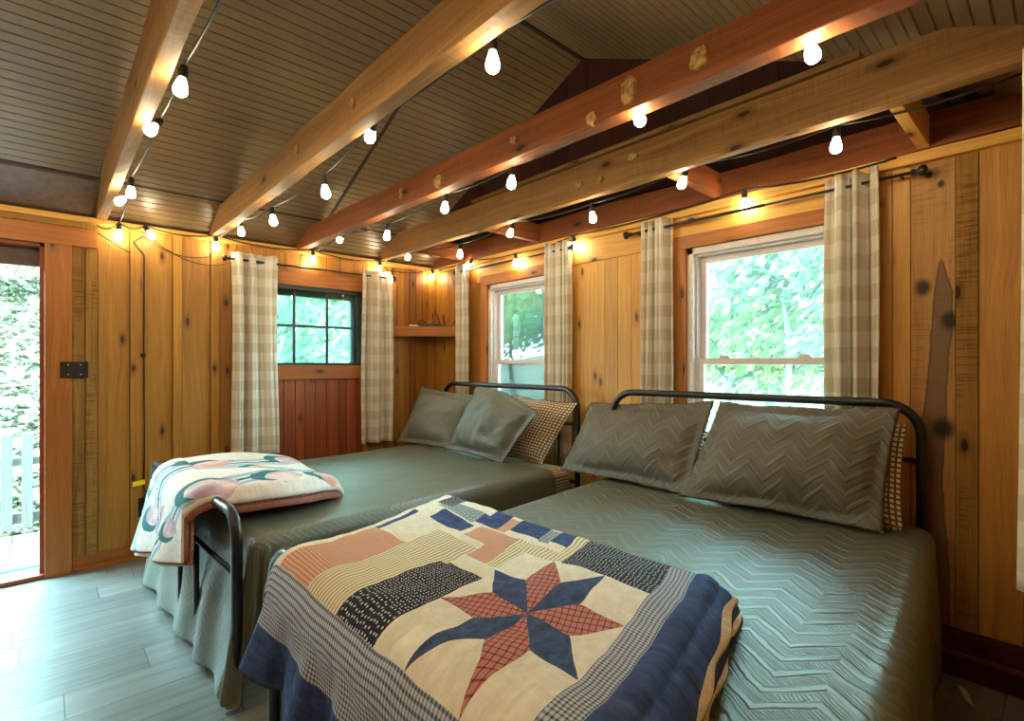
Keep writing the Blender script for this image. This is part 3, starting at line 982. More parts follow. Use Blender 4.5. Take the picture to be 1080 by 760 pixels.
curtain('x', 2.315, 2.515, -.075, 2.090, .60, 2.7, 0.042, 'checked curtain on the left side of the wider white window', 5, .06)
curtain('x', 3.285, 3.495, -.075, 2.095, .60, 2.7, 0.048, 'checked curtain gathered beside the black rod finial, right of the wider window', 6, .08)
curtain('y', -.93, -.56, 4.00, 2.08, .65, 2.0, .045, 'pale curtain edge at the far right beyond the near bed', 8, 0)

# ------------------------------------------------------------------ wall fittings
e = empty('light_switch', (.03, -2.59, 1.21), 'black double switch plate on the door casing', 'switch')
mm = MB(); mm.box(.036, .044, -2.648, -2.520, 1.165, 1.262)
mm.build('plate', M['black_plastic'], e, bevel=.003)
for yy in (-2.613, -2.555):
    mm = MB(); mm.box(.044, .050, yy - .006, yy + .006, 1.203, 1.224, tint=(1, 0, 0)); mm.build('toggle', M['black_plastic'], e, bevel=.001)
    for zz in (1.185, 1.242):
        mm = MB(); mm.lathe([(.0042, 0), (.0042, .002), (.002, .003)], Matrix.Translation((.044, yy, zz)) @ Matrix.Rotation(PI / 2, 4, 'Y'), 10)
        mm.build('screw', M['screw'], e)
rebase(e)
e = empty('wall_outlet', (.03, -2.235, .33), 'black wall outlet with a plug on the board wall', 'outlet')
mm = MB(); mm.box(.026, .033, -2.275, -2.20, .27, .39); mm.build('plate', M['black_plastic'], e, bevel=.003)
mm = MB(); mm.prism([(-2.258, .30), (-2.215, .30), (-2.215, .36), (-2.225, .395), (-2.25, .395), (-2.258, .36)], .033, .072, 'yz'); mm.build('plug', M['black_plastic'], e, bevel=.004)
rebase(e)
mm = MB(); mm.prism([(-2.305, .470), (-2.240, .478), (-2.240, .508), (-2.305, .500)], .0375, .042, 'yz')
tag(mm.build('paper_tag', M['yellow'], bevel=.001), 'yellow tag on the wire above the outlet', 'tag')

# corner shelf with the router
e = empty('corner_shelf', (.15, -.15, 1.50), 'orange wood corner shelf between the curtains', 'shelf')
mm = MB(); mm.prism([(.014, -.014), (.014, -.50), (.44, -.014)][::-1], 1.555, 1.578, 'xy', 0, (1, .2, .4)); mm.build('shelf_board', M['trim'], e, bevel=.002)
A, B = Vector((.016, -.492, 0)), Vector((.436, -.016, 0))
d = (B - A).normalized(); nn = Vector((d.y, -d.x, 0))
Mx = Matrix(((d.x, nn.x, 0, A.x), (d.y, nn.y, 0, A.y), (0, 0, 1, 0), (0, 0, 0, 1)))
mm = MB(); mm.box(0, (B - A).length, -.018, .004, 1.488, 1.565, 'x', (1.0, .25, .7), M=Mx); mm.build('fascia', M['trim'], e, bevel=.003)
rebase(e)
Zs = 1.578
e = empty('wifi_router', (.20, -.17, Zs), 'black router with three antennas on the corner shelf', 'router')
Rm = Matrix.Translation((.175, -.165, Zs)) @ Matrix.Rotation(math.radians(46), 4, 'Z')
mm = MB(); mm.box(-.10, .12, -.055, .055, .0, .026, M=Rm); mm.build('body', M['black_plastic'], e, bevel=.008)
for (px, hh, tx) in ((.015, .105, -.02), (.08, .09, -.28), (.115, .09, -.08)):
    mm = MB(); mm.tube([Rm @ Vector((px, .045, .02)), Rm @ Vector((px + tx * hh, .047, .02 + hh))], [.006, .0045], 8); mm.build('antenna', M['black_plastic'], e)
rebase(e)
mm = MB(); mm.box(-.045, .045, -.03, .03, 0, .016, M=Matrix.Translation((.085, -.27, Zs)) @ Matrix.Rotation(math.radians(40), 4, 'Z'))
tag(mm.build('power_adapter', M['white'], bevel=.004), 'small white box beside the router on the corner shelf', 'adapter')
mm = MB()
mm.tube(sag((.10, -.26, Zs + .02), (.15, -.20, Zs + .035), -.03) + sag((.15, -.20, Zs + .035), (.20, -.18, Zs + .03), .01)[1:], .004, 6)
mm.tube([(.32, -.045, Zs + .004), (.37, -.03, Zs + .05), (.40, -.03, Zs + .05)], .003, 6)
tag(mm.build('router_cable', M['cord'], smooth=True), 'thin black cable looping over the router', 'cable')
mm = MB(); mm.tube([(.30, -.03, 2.05), (.335, -.03, 1.985), (.34, -.028, 1.93)], .003, 6)
mm.tube([(.30, -.03, 2.05), (.36, -.03, 2.09)], .003, 6)
tag(mm.build('loose_cord', M['cord'], smooth=True), 'short loose black cord end hanging in the wall corner', 'cord')

# ------------------------------------------------------------------ beds
def arch(x0, x1, y, zb, zt, r, n=8):
    P = [(x0, y, zb)]
    for i in range(n + 1):
        a = PI - (PI / 2) * i / n
        P.append((x0 + r + r * math.cos(a), y, zt - r + r * math.sin(a)))
    for i in range(n + 1):
        a = PI / 2 - (PI / 2) * i / n
        P.append((x1 - r + r * math.cos(a), y, zt - r + r * math.sin(a)))
    P.append((x1, y, zb))
    return P
def bed(W, L, loc, ang, label):
    x0, x1, yh, yf = -W / 2, W / 2, 0.0, -L
    e = empty('metal_bed', (0, 0, 0), label, 'bed', 'black metal beds')
    mm = MB(); mm.tube(arch(x0, x1, yh, 0, 1.085, .13), .019, 14)
    hb = mm.build('headboard', M['black_metal'], e, smooth=True)
    mm = MB()
    mm.tube([(x0, yh, .855), (x1, yh, .855)], .011, 10); mm.tube([(x0, yh, .48), (x1, yh, .48)], .011, 10)
    mm.build('headboard_rail', M['black_metal'], hb, smooth=True)
    for k in range(5):
        xx = x0 + (x1 - x0) * (k + .62) / 5.2
        mm = MB(); mm.tube([(xx, yh, .48), (xx, yh, .855)], .008, 8); mm.build('spindle', M['black_metal'], hb, smooth=True)
    mm = MB(); mm.tube(arch(x0, x1, yf, 0, .70, .10), .020, 14)
    fb = mm.build('footboard', M['black_metal'], e, smooth=True)
    mm = MB(); mm.tube([(x0, yf, .475), (x1, yf, .475)], .010, 10)
    mm.build('footboard_rail', M['black_metal'], fb, smooth=True)
    for xx in (x0 + .58, x0 + .86):
        mm = MB(); mm.tube([(xx, yf, 0), (xx, yf, .475)], .012, 10); mm.build('support_leg', M['black_metal'], fb, smooth=True)
    for xx in (x0 + .01, x1 - .01):
        mm = MB(); mm.box(xx - .012, xx + .012, yf, yh, .25, .31, 'y'); mm.build('side_rail', M['black_metal'], e, bevel=.003)
    for k in range(9):
        yy = yf + .14 + k * .225
        mm = MB(); mm.box(x0 + .02, x1 - .02, yy - .025, yy + .025, .265, .283, 'x'); mm.build('slat', M['black_metal'], e)
    e.location = loc
    e.rotation_euler = (0, 0, ang)
    return e
# W, L, head centre, turn
BED1 = (1.40, 2.03, (1.191, -.203, 0), math.radians(2.7))
BED2 = (1.42, 1.97, (2.934, -.174, 0), math.radians(6.0))
bed(*BED1, 'black metal bed nearer the door, with curved headboard before the narrower window')
bed(*BED2, 'black metal bed nearest the camera, with curved headboard before the wider window')
def place(o, B):
    o.location = B[2]
    o.rotation_euler = (0, 0, B[3])
    return o
def mattress(B, label, x0, x1, y0, y1=-.03, z0=.285, z1=.585):
    mm = MB()
    mm.box(x0, x1, y0, y1, z0, z1, 'y', uvoff=(0, 0))
    o = place(mm.build('mattress', M['mattress'], None, bevel=.06, seg=5), B)
    tag(o, label, 'mattress', 'mattresses in checked sheets')
mattress(BED1, 'mattress in a cream checked sheet on the bed nearer the door', -.70, .69, -1.94)
mattress(BED2, 'mattress in a cream checked sheet on the bed nearest the camera', -.70, .71, -1.89)

def spread(B, mat, x0, x1, y0, y1, zt, dl, dr, df, label, seed, yfold=None, flare=.0, puff=.012, cut=None):
    """Bedspread: top sheet with rounded edges, hanging left, right and at the foot; corners fall in soft flaps."""
    r = .055
    rn = seed * 13.7
    W, L = x1 - x0 - 2 * r, y1 - y0 - r
    tot_u, tot_v = dl + W + dr, df + L
    nu, nv = 150, 150
    def drape(d):
        if d <= 0: return 0.0, 0.0
        if d < r * PI / 2: return r * math.sin(d / r), r * (1 - math.cos(d / r))
        return r, r + d - r * PI / 2
    def fn(u, v):
        s, t = u * tot_u - dl, v * tot_v - df
        ox = -s if s < 0 else max(0.0, s - W)
        sx = -1 if s < 0 else 1
        oy = max(0.0, -t)
        cx = x0 + r + min(max(s, 0), W)
        cy = y0 + r + max(t, 0)
        if ox > 0 and oy > 0:
            d = math.hypot(ox, oy); a = math.atan2(oy, ox)
            d = min(d, max(ox, oy) * 1.18)
        else:
            d = max(ox, oy); a = 0 if ox > 0 else PI / 2
        out, down = drape(d)
        k = min(1.0, down / .3)
        n1 = mnoise.noise(Vector((s * 3.2 + rn, t * 3.2, .3)))
        fold = .018 * math.sin(s * 19 + 2.5 * n1 + rn) if oy > 0 and ox == 0 else (.012 * math.sin(t * 11 + 3 * n1 + rn) if ox > 0 and oy == 0 else .02 * math.sin(a * 9 + rn))
        out += k * fold + (flare * max(0.0, down - .12) if oy > 0 and a > .9 else 0.0) + k * .012
        x = cx + sx * out * math.cos(a)
        y = cy - out * math.sin(a)
        z = zt - down
        if d == 0:
            z += puff * mnoise.noise(Vector((x * 2.1, y * 2.1, rn))) + .004 * mnoise.noise(Vector((x * 9, y * 9, rn)))
        if z < .02:
            ex = .02 - z
            z = .02 + .006 * abs(math.sin(s * 30))
            y -= .5 * ex * math.sin(a); x += sx * .2 * ex * math.cos(a)
        return (x, y, z)
    mm = MB()
    mm.grid(fn, nu, nv, lambda u, v: (u * tot_u, v * tot_v))
    o = mm.build('bedspread', mat, None, smooth=True, solid=.006)
    place(o, B)
    tag(o, label, 'bedspread', 'olive quilted bedspreads')
    return o
spread(BED1, M['spread_fine'], -.735, .735, -1.985, -.27, .603, .34, .36, .60, 'olive quilted bedspread on the bed nearer the door', 1, flare=.16)
spread(BED2, M['spread'], -.72, .755, -1.935, -.07, .603, .30, .50, .52, 'olive quilted bedspread on the bed nearest the camera', 2)

# ------------------------------------------------------------------ pillows
def pillow(name, bl, br, tl, tr, th, mat, label, group, seed=0, flange=.045, wrinkle=.010, cat='pillow', arch=0.0):
    bl, br, tl, tr = map(Vector, (bl, br, tl, tr))
    nrm = (br - bl).cross(tl - bl).normalized()
    if nrm.y > 0: nrm = -nrm
    w = (br - bl).length; h = (tl - bl).length
    rn = seed * 7.3
    nu, nv = 56, 44
    def pos(u, v, side):
        a, b = 2 * u - 1, 2 * v - 1
        # edges bow inwards a little between the corner tips
        uu = .5 + .5 * a * (1 - .035 * (1 - b * b)); vv = .5 + .5 * b * (1 - .05 * (1 - a * a))
        p = bl.lerp(br, uu).lerp(tl.lerp(tr, uu), vv) + Vector((0, 0, arch * math.sin(PI * uu) * vv))
        fu, fv = flange / w * 2, flange / h * 2
        ia = min(1.0, abs(a) / (1 - fu)); ib = min(1.0, abs(b) / (1 - fv))
        puff = max(0.0, 1 - ia ** 2.6) ** .62 * max(0.0, 1 - ib ** 2.6) ** .62
        puff *= 1 - .12 * b
        wr = mnoise.noise(Vector((u * 4.2 + rn, v * 4.2, side * 3.0))) * wrinkle * 1.6 + mnoise.noise(Vector((u * 11 + rn, v * 8, side))) * wrinkle * .7
        fl = .008 * math.sin(a * 7 + rn) * (1 if (ia >= 1 or ib >= 1) else 0)
        return p + nrm * (side * (th / 2 * puff + .003) + wr * min(1, puff * 3) + fl)
    mm = MB()
    mm.grid(lambda u, v: pos(u, v, 1), nu, nv, lambda u, v: (u * w + seed, v * h))
    mm.grid(lambda u, v: pos(1 - u, v, -1), nu, nv, lambda u, v: (u * w + seed, v * h))
    base = (bl + br) / 2
    o = mm.build(name, mat, None, smooth=True)
    # weld the two skins along the rim
    import bmesh
    bm = bmesh.new(); bm.from_mesh(o.data)
    rim = [v for v in bm.verts if v.is_boundary]
    for v in rim: pass
    bmesh.ops.remove_doubles(bm, verts=rim, dist=.0075)
    edges = [e for e in bm.edges if e.is_boundary]
    bm.to_mesh(o.data); bm.free()
    tag(o, label, cat, group)
    return o
GS = 'olive shams'
GC = 'checked pillows behind the shams'
pillow('pillow', (1.99, -.30, .60), (2.78, -.30, .60), (2.02, -.165, .985), (2.78, -.165, .985), .12, M['check'], 'cream checked pillow hidden behind the left olive sham on the near bed', GC, 11, .01)
pillow('pillow', (2.84, -.30, .60), (3.615, -.28, .60), (2.86, -.165, .985), (3.605, -.165, 1.005), .12, M['check'], 'cream checked pillow peeking out behind the olive sham at the right bedpost', GC, 12, .01)
pillow('pillow', (1.985, -.44, .612), (2.815, -.43, .612), (2.05, -.235, 1.01), (2.835, -.215, 1.06), .17, M['sham'], 'olive sham on the near bed, left of the pair', GS, 1)
pillow('pillow', (2.775, -.47, .612), (3.575, -.40, .612), (2.875, -.24, 1.06), (3.595, -.22, 1.075), .18, M['sham'], 'olive sham on the near bed, by the right headboard post', GS, 2)
pillow('pillow', (.36, -.60, .612), (.99, -.50, .612), (.375, -.38, 1.055), (.98, -.28, 1.01), .16, M['sham_fine'], 'olive sham on the far bed, nearest the corner shelf', GS, 3)
pillow('pillow', (1.22, -.40, .625), (1.70, -.30, .585), (1.28, -.17, 1.02), (1.925, -.20, 1.0), .14, M['check'], 'cream checked pillow tipped against the far bed headboard', GC, 13, .012)
pillow('pillow', (.90, -.52, .612), (1.545, -.52, .602), (1.055, -.34, 1.085), (1.80, -.44, .945), .19, M['sham_fine'], 'olive sham slumped sideways in the middle of the far bed headboard', GS, 4, .045, .016, arch=.05)

# ------------------------------------------------------------------ quilts
def quilt_star():
    e = empty('patchwork_quilt', (2.9, -1.85, .62), 'patchwork quilt with a red and navy star across the foot of the near bed', 'quilt')
    V1, VR, VT = .80, .91, 1.12       # bed part, rail bend, hanging part (metres along the cloth)
    nu, nv = 132, 114
    def prof(t):
        if t < .06:
            k = t / .06
            return -1.43 - .05 * k, .635 + .045 * math.sin(k * PI / 2)
        if t < V1:
            k = (t - .06) / (V1 - .06)
            return -1.48 - .73 * k, .680 + .068 * k * k
        if t < VR:
            k = (t - V1) / (VR - V1)
            a = k * PI / 2
            return -2.21 - .09 * math.sin(a), .748 - .07 * (1 - math.cos(a))
        k = t - VR
        return -2.30 - .03 * k, .678 - k * .86
    def fn(u, v):
        t = v * VT
        y, z = prof(t)
        q = min(1, t / .88)
        xl = 2.23 + .44 * q + .06 * min(1, max(0, (t - .84) / .1)) - .07 * max(0, (t - .93) / .22)
        xr = 3.475 + .25 * min(1.2, t / .88)
        x = xl + (xr - xl) * u
        n1 = mnoise.noise(Vector((x * 5, y * 5, 1.3))); n2 = mnoise.noise(Vector((x * 15, y * 15, 5.3)))
        z += (.010 * n1 + .005 * n2) * (1 if t < VR else 0)
        z += .012 * math.sin(u * 9 + 1) * math.sin(t * 6) * min(1, max(0, (V1 - t) / .25))
        if u > .925: z += .010 * abs(math.sin((u - .925) / .0375 * PI)) * (1 if t < V1 else 0)
        y -= .12 * u * max(0, t - .3) * 0
        du = (1 - u) * 1.2
        if du < .07 and t < VR: z -= .05 * (1 - du / .07) ** 2
        dl = u * 1.2
        if dl < .05: z -= .03 * (1 - dl / .05) ** 2 * (1 if t < VR else 0)
        if t > VR:
            k = (t - VR) / (VT - VR)
            y -= .026 * k * math.sin(u * 30 + 3 * n1) + .012 * k + .0015 * math.sin(u * 75 + 4 * n1)
            x += .012 * k * math.sin(u * 23)
        elif False:
            z += .0012 * math.sin(u * 75 + 4 * n1) * (t - V1 + .3) / .3
        return (x, y, z)
    names = list(QM.keys())
    IDX = {k: i for i, k in enumerate(names)}
    KU, KT = .515 / .475, .855 / .705
    rects = [
        (.00, .05, .05, .60, 'cream'), (.00, .12, .00, .14, 'dots'), (.10, .26, .00, .09, 'cream'), (.08, .24, .08, .17, 'print'), (.0, .07, .26, .44, 'navy'),
        (.24, .33, .02, .15, 'navy'), (.12, .26, .18, .26, 'navy'), (.31, .36, .06, .16, 'pink'), (.36, .47, .0, .13, 'navy'), (.47, .50, .05, .14, 'print'), (.50, .555, .0, .12, 'navy'),
        (.40, .46, .10, .16, 'cream'), (.555, .64, .0, .22, 'stripe'), (.64, .86, .0, .225, 'dots'),
        (.05, .20, .44, .705, 'pink'), (.02, .05, .44, .705, 'cream'), (.20, .345, .44, .705, 'stripe'), (.20, .36, .30, .44, 'stripe'),
        (.28, .42, .17, .27, 'pink'), (.36, .43, .25, .36, 'pink'), (.42, .57, .16, .36, 'stripe'),
        (.325, .49, .42, .705, 'dots'),
    ]
    rects = [((a * KU if a < .6 else a), (b * KU if b < .6 else b), c * KT, d * KT, nm) for (a, b, c, d, nm) in rects]
    SX0, SX1, SV0, SV1 = .515, .862, .275, .855
    def mat(u, v):
        t = v * VT
        if t > .985: return IDX['navy']
        if u > .925: return IDX['navy']
        if t > .855: return IDX['blueplaid']
        if u > .862: return IDX['blueplaid']
        if SX0 < u < SX1 and SV0 < t < SV1: return IDX['star']
        for (a, b, c, d, nm) in rects:
            if a <= u < b and c <= t < d: return IDX[nm]
        return IDX['cream']
    uc, vc = (SX0 + SX1) / 2, (SV0 + SV1) / 2
    HW = (SX1 - SX0) / 2
    mm = MB()
    # cloth metres, measured from the middle of the star block
    mm.grid(fn, nu, nv, lambda u, v: ((u - uc) / HW * .19, vc - v * VT), mat)
    mm.build('patchwork_top', [QM[k] for k in names], e, smooth=True, solid=.022)
    # folded-under layers along the right edge
    mm = MB()
    def low(u, v, z0, ins, x_extra):
        y = -1.46 - .80 * v
        xl = 2.40 + .30 * v; xr = 3.485 + .25 * v + x_extra + .006 * math.sin(v * 22 + z0 * 90)
        return (xl + (xr - xl) * u, y, z0 + .012 * v * v + .004 * math.sin(v * 17))
    for z0, xe, mi in ((.662, .012, 1), (.648, .004, 0), (.632, .018, 1), (.618, .000, 0)):
        mm.grid(lambda u, v: low(u, v, z0, 0, xe), 30, 40, lambda u, v: (u, v), None, mi)
    mm.build('folded_layers', [QM['navy'], QM['creamedge']], e, smooth=True, solid=.011)
    rebase(e)
quilt_star()

def quilt_floral():
    e = empty('floral_quilt', (1.2, -1.95, .62), 'white quilt with pastel flowers draped over the footboard of the far bed', 'quilt')
    VT = 1.05
    V1, VR = .52, .62
    nu, nv = 90, 100
    def fn(u, v, dz=0.0, sh=0.0):
        t = v * VT
        if t < V1:
            k = t / V1
            y0 = -1.62 - .57 * k
            z = .655 + .075 * math.sin(min(1, k * 1.25) * PI / 2) ** 1.0 + .005
            y = y0
        elif t < VR:
            k = (t - V1) / (VR - V1); a = k * PI / 2
            y = -2.19 - .11 * math.sin(a); z = .742 - .07 * (1 - math.cos(a))
        else:
            k = t - VR
            y = -2.30 - .10 * k; z = .672 - .66 * k
        # plan outline: back edge from (.78,-1.62) to (1.60,-1.66); hinge .85..1.66; hem .45..1.72
        if t < VR:
            q = t / VR
            xl = .80 + .10 * q; xr = 1.62 + .15 * math.sin(q * PI) + .06 * q
        else:
            q = (t - VR) / (VT - VR)
            xl = .90 + .02 * q; xr = 1.68 + .06 * q
        x = xl + (xr - xl) * u
        if t >= VR:
            q = (t - VR) / (VT - VR)
            z += .14 * q * (u - .35)                       # hem hangs lower on the door side
            y -= .03 * q * math.sin(u * 11) + .03 * q * (1 - u)
        if t < V1:
            y += .02 * (1 - t / V1) * math.sin(u * 4)
            z += .012 * math.sin(u * 8 + t * 5)
        n1 = mnoise.noise(Vector((x * 7, y * 7, 3.1)))
        z += .006 * n1
        du = (1 - u)
        if du < .06 and t < VR: z -= .045 * (1 - du / .06) ** 2
        if u < .05 and t < VR: z -= .03 * (1 - u / .05) ** 2
        if t < .06: z -= .05 * (1 - t / .06) ** 2
        return (x + sh, y, z + dz)
    mm = MB()
    mm.grid(lambda u, v: fn(u, v), nu, nv, lambda u, v: (u * .85, v * VT))
    mm.build('flowered_top', QM['flower'], e, smooth=True, solid=.018)
    mm = MB()
    def low(u, v):
        x, y, z = fn(u, v * .97)
        x += .012 * (u - .5) * 2
        return (x, y + (.022 if v * .97 * VT > VR else 0), z - .024 - .012 * (1 if v * VT < V1 else 0))
    mm.grid(low, nu, nv, lambda u, v: (u, v))
    mm.build('lining', QM['lining'], e, smooth=True, solid=.012)
    mm = MB()
    mm.tube([fn(1.0, i / 40) for i in range(41)], .009, 8)
    mm.tube([fn(i / 30, 1.0) for i in range(31)], .008, 8)
    mm.build('piping', QM['lining'], e, smooth=True)
    mm = MB()
    def hem(u, v):
        x, y, z = fn(.03 + u * .96, .90 + .135 * v)
        return (x, y + .020, z)
    mm.grid(hem, 40, 16, lambda u, v: (u * .6 + 2, v * .2))
    mm.build('folded_hem', QM['flower'], e, smooth=True, solid=.014)
    rebase(e)
quilt_floral()
mm = MB()
mm.prism([(3.765, .055), (3.785, .03), (3.79, .0)] and [(3.772, .098), (3.797, .088), (3.818, .040), (3.798, .050)], -.30, -.296, 'xz')
tag(mm.build('care_tag', M['white']), 'small white care tag hanging from the near bedspread by the baseboard', 'tag')

# ------------------------------------------------------------------ outside
def mk_leaf(name, a, b, t):
    n = NT(name)
    s = n.attr('tint')
    tb, tr, ts = n.sep(s['Vector'])
    c = n.mix(ts, hexc(a), hexc(b))
    d = n.node('ShaderNodeBsdfDiffuse', {'Color': c})
    tl = n.node('ShaderNodeBsdfTranslucent', {'Color': c})
    mx = n.node('ShaderNodeMixShader', {0: t})
    n.t.links.new(d.outputs[0], mx.inputs[1]); n.t.links.new(tl.outputs[0], mx.inputs[2])
    n.t.links.new(mx.outputs[0], n.out.inputs[0])
    return n.mat
M['leaf'] = mk_leaf('leaf_green', '#4a7040', '#a9bd74', .45)
M['leaf2'] = mk_leaf('leaf_teal', '#56785a', '#a6c49c', .45)
M['bark'] = plain('bark', '#5f665c', .9, 0, .2, .25, 12)
M['ground'] = plain('leaf_litter_ground', '#6a6456', .95, 0, .1, .22, 14)
M['litter'] = mk_leaf('fallen_leaf', '#6b6256', '#454d38', .1)
M['deck'] = wood('bleached_deck', '#7a7a78', '#6a6a68', '#4a4a48', .8, .2)
M['picket'] = wood('bleached_picket', '#7c7c76', '#6c6c66', '#50504c', .8, .2)
M['mat_blue'] = plain('blue_doormat', '#2f7186', .9, 0, .1, .2, 40)

def tree(name, x, y, h, spread_, n, leaf, label, seed, z0=-.6, lean=0.0, size=.10, group='trees outside the cabin', low=.25):
    rnd = random.Random(seed)
    e = empty(name, (x, y, z0), label, 'tree', group)
    mm = MB()
    r0 = .03 + .011 * h
    top = Vector((x + lean * h, y + rnd.uniform(-.3, .3), z0 + h))
    base = Vector((x, y, z0))
    tr = [base.lerp(top, i / 8) + Vector((rnd.uniform(-.06, .06), rnd.uniform(-.06, .06), 0)) for i in range(9)]
    mm.tube(tr, [r0 * (1 - .85 * i / 8) for i in range(9)], 8)
    tips = []
    for k in range(9):
        t = rnd.uniform(low, .92)
        p = base.lerp(top, t)
        a = rnd.uniform(0, 2 * PI)
        L = spread_ * rnd.uniform(.6, 1.0) * (1.15 - t * .5)
        q = p + Vector((math.cos(a) * L, math.sin(a) * L, L * rnd.uniform(.1, .7)))
        mid = p.lerp(q, .5) + Vector((0, 0, .12 * L))
        mm.tube([p, mid, q], [r0 * .4, r0 * .25, r0 * .08], 6)
        tips += [(mid, L * .55), (q, L * .6)]
    tips.append((top, spread_ * .6))
    mm.build('trunk', M['bark'], e, smooth=True)
    mm = MB()
    for k in range(n):
        c, rr = rnd.choice(tips)
        d = Vector((rnd.gauss(0, 1), rnd.gauss(0, 1), rnd.gauss(0, .7)))
        d = d.normalized() * rr * rnd.random() ** .45
        p = c + d
        if p.z < z0 + .1: continue
        s = size * rnd.uniform(.6, 1.3)
        ax = Vector((rnd.gauss(0, 1), rnd.gauss(0, 1), rnd.gauss(0, 1))).normalized()
        bx_ = ax.orthogonal().normalized()
        by_ = ax.cross(bx_)
        b = len(mm.v)
        mm.v += [tuple(p - bx_ * s), tuple(p + by_ * s * .45 + ax * s * .1), tuple(p + bx_ * s), tuple(p - by_ * s * .45 + ax * s * .1)]
        mm.face([b, b + 1, b + 2, b + 3], None, 0, (1, 0, rnd.random()))
    mm.build('foliage', M[leaf], e)
    rebase(e)
SPEC = [(-4.4, 4.2, 3.6, 1.5, 'leaf'), (-3.6, 6.6, 4.2, 1.9, 'leaf2'), (-7.0, 7.5, 4.8, 2.3, 'leaf'), (-9.5, 9.0, 5.2, 2.6, 'leaf2'), (-6.2, 11.5, 5.4, 2.8, 'leaf'),
        (1.75, 4.0, 3.6, 1.4, 'leaf2'), (.5, 4.9, 3.6, 1.5, 'leaf'), (2.3, 6.2, 3.9, 1.9, 'leaf'), (.2, 7.6, 4.3, 2.2, 'leaf2'), (3.6, 8.6, 4.4, 2.3, 'leaf2'), (1.5, 10.5, 4.9, 2.8, 'leaf'), (-1.6, 9.6, 4.6, 2.5, 'leaf'),
        (-2.2, 13.5, 5.4, 3.2, 'leaf2'), (4.4, 12.5, 5.2, 2.9, 'leaf')]
for i, (x, y, h, s, l) in enumerate(SPEC):
    lab = ('leafy tree seen through the narrower white window' if i < 5 else 'leafy tree seen through the wider white window')
    tree('tree', x, y, h, s, 4200, l, lab, 100 + i, -.6, random.uniform(-.06, .06), .06 + .006 * y, ('trees beyond the narrower window' if i < 5 else 'trees beyond the wider window'), .34)
for i, (x, y, h, s, l) in enumerate([(-4.6, .2, 3.6, 1.4, 'leaf2'), (-6.2, 2.2, 4.0, 1.8, 'leaf'), (-6.6, .6, 4.2, 1.8, 'leaf2'), (-8.4, 3.2, 4.6, 2.3, 'leaf2'), (-8.6, 1.2, 4.8, 2.3, 'leaf'), (-10.5, 3.8, 5.2, 2.7, 'leaf2')]):
    tree('tree', x, y, h, s, 3600, l, 'slender tree seen through the dark framed window', 200 + i, -.3, random.uniform(-.05, .05), .11, 'trees beyond the dark framed window', .10)
# ground: flat by the cabin, rising to a wooded bank beyond the deck
mm = MB()
def gz(x, y):
    z = -.55
    if x < -2.6: z += .52 * (-2.6 - x)
    if x < -2.6 and y > 0: z -= .40 * (-2.6 - x) * min(1, y / 3)
    if y > 10: z += .15 * (y - 10)
    z += .08 * mnoise.noise(Vector((x * .8, y * .8, 0)))
    return min(z, 5.5)
def gfn(u, v):
    x = -14 + 26 * u; y = -12 + 30 * v
    return (x, y, gz(x, y) - (.6 if -.5 < x < 4.6 and -6.8 < y < .5 else 0))
mm.grid(gfn, 90, 90)
struct(mm.build('ground', M['ground'], smooth=True), 'wooded bank and yard outside the cabin')
mm = MB()
rnd = random.Random(5)
for k in range(7000):
    x = -2.7 - 6.5 * rnd.random() ** 1.2; y = rnd.uniform(-6.5, -1.2)
    p = Vector((x, y, gz(x, y) + .03)); s = rnd.uniform(.03, .09)
    ax = Vector((rnd.gauss(0, .6), rnd.gauss(0, .6), 1)).normalized(); b1 = ax.orthogonal().normalized()
    b1 = Matrix.Rotation(rnd.uniform(0, 6), 3, ax) @ b1; b2 = ax.cross(b1)
    b = len(mm.v)
    mm.v += [tuple(p - b1 * s), tuple(p + b2 * s * .5 + ax * .02), tuple(p + b1 * s), tuple(p - b2 * s * .5 + ax * .02)]
    mm.face([b, b + 1, b + 2, b + 3], None, 0, (1, 0, rnd.random()))
tag(mm.build('leaf_litter', M['litter']), 'fallen leaves covering the bank outside the door', 'leaves', None, 'stuff')
for i, (x, y, h, s, l) in enumerate([(-7.2, -4.6, 3.0, 1.2, 'leaf'), (-8.2, -3.4, 3.6, 1.4, 'leaf2'), (-7.6, -2.4, 2.6, 1.0, 'leaf')]):
    tree('shrub', x, y, h, s, 1500, l, 'green shrub at the top of the bank outside the door', 300 + i, gz(x, y) - .1, 0, .09, 'shrubs on the bank', .1)
# deck and picket fence
e = empty('deck', (-.9, -3.2, -.14), 'bleached wooden deck outside the door', 'deck', None, 'structure')
mm = MB()
y = -4.6
while y < -1.2:
    mm.box(-1.62, -.14, y, y + .135, -.15, -.115, 'x', T(1, 0, .1))
    y += .142
mm.build('deck_boards', M['deck'], e, bevel=.003)
rebase(e)
mm = MB(); mm.box(-.62, -.15, -3.5, -2.62, -.115, -.095)
tag(mm.build('doormat', M['mat_blue'], bevel=.004), 'blue doormat on the deck outside the door', 'doormat')
e = empty('picket_fence', (-1.6, -3.0, -.14), 'bleached wide picket railing along the deck edge', 'fence')
mm = MB(); mm.box(-1.63, -1.59, -4.6, -1.2, -.02, .06, 'y', T()); mm.build('bottom_rail', M['picket'], e)
mm = MB(); mm.box(-1.63, -1.59, -4.6, -1.2, .44, .50, 'y', T()); mm.build('rail', M['picket'], e)
y = -4.5
while y < -1.3:
    mm = MB(); mm.box(-1.585, -1.562, y, y + .066, -.06, .70, 'z', T(1, 0, .1)); mm.build('picket', M['picket'], e, bevel=.004)
    y += .118
rebase(e)

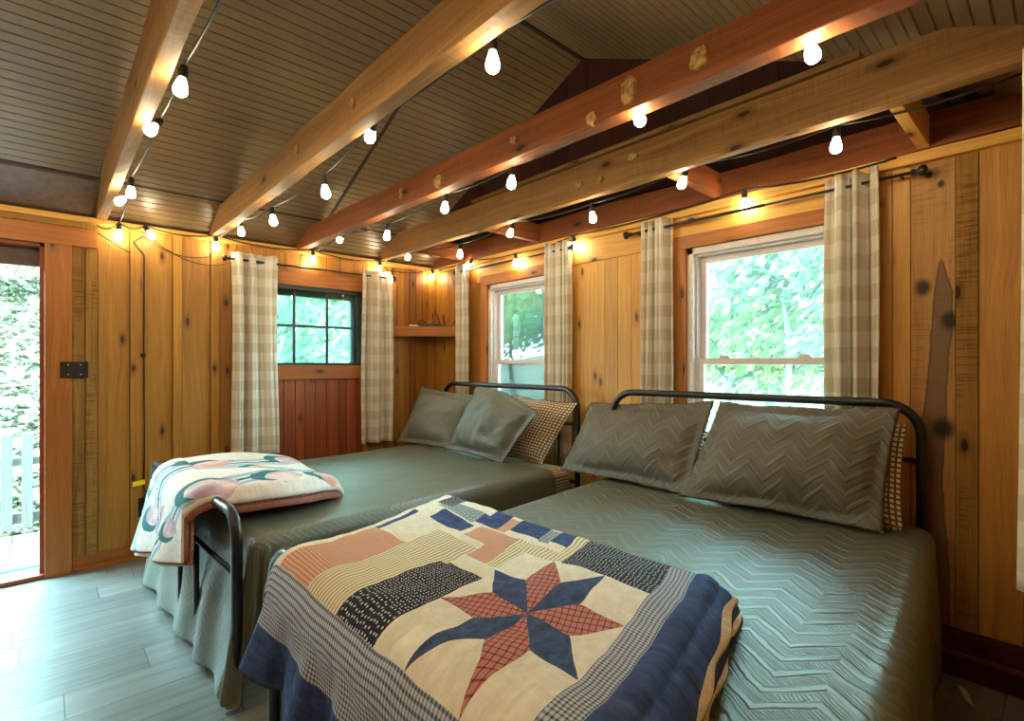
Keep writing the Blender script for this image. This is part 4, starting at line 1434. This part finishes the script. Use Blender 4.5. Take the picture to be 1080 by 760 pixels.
# ------------------------------------------------------------------ light
w = bpy.data.worlds.new('sky')
SC.world = w
w.use_nodes = True
nt = w.node_tree
nt.nodes.clear()
wo = nt.nodes.new('ShaderNodeOutputWorld')
bg = nt.nodes.new('ShaderNodeBackground')
tc = nt.nodes.new('ShaderNodeTexCoord')
sp = nt.nodes.new('ShaderNodeSeparateXYZ')
rp = nt.nodes.new('ShaderNodeValToRGB')
rp.color_ramp.elements[0].position = .0
rp.color_ramp.elements[0].color = (.68, .97, 1.0, 1)
rp.color_ramp.elements[1].position = .8
rp.color_ramp.elements[1].color = (.40, .85, 1.0, 1)
nt.links.new(tc.outputs['Generated'], sp.inputs[0])
nt.links.new(sp.outputs[2], rp.inputs[0])
nt.links.new(rp.outputs[0], bg.inputs[0])
bg.inputs[1].default_value = 24.0
nt.links.new(bg.outputs[0], wo.inputs[0])
sun = bpy.data.lights.new('sun', 'SUN')
sun.energy = 5.0
sun.angle = math.radians(2)
sun.color = (1, .96, .88)
so = bpy.data.objects.new('sun', sun)
COL.objects.link(so)
so.rotation_euler = Vector((-.45, .55, -1.0)).to_track_quat('-Z', 'Y').to_euler()

# ------------------------------------------------------------------ camera
cam = bpy.data.cameras.new('camera')
co = bpy.data.objects.new('camera', cam)
COL.objects.link(co)
SC.camera = co
cam.sensor_fit = 'HORIZONTAL'
cam.sensor_width = 36
cam.lens = 18.0
cam.shift_y = 3.2 / 1080
cam.clip_start = .02
co.location = (4.05, -2.72, 1.25)
th = .741
fwd = Vector((-math.cos(th), math.sin(th), 0))
co.rotation_euler = fwd.to_track_quat('-Z', 'Y').to_euler()

SC.cycles.use_denoising = True
SC.cycles.max_bounces = 8
SC.cycles.diffuse_bounces = 5
SC.cycles.transparent_max_bounces = 16
SC.cycles.sample_clamp_indirect = 6
SC.view_settings.view_transform = 'Standard'
SC.view_settings.look = 'None'
SC.view_settings.gamma = 1
SC.view_settings.exposure = 0.92
try:
    SC.view_settings.use_curve_mapping = False
except Exception:
    pass
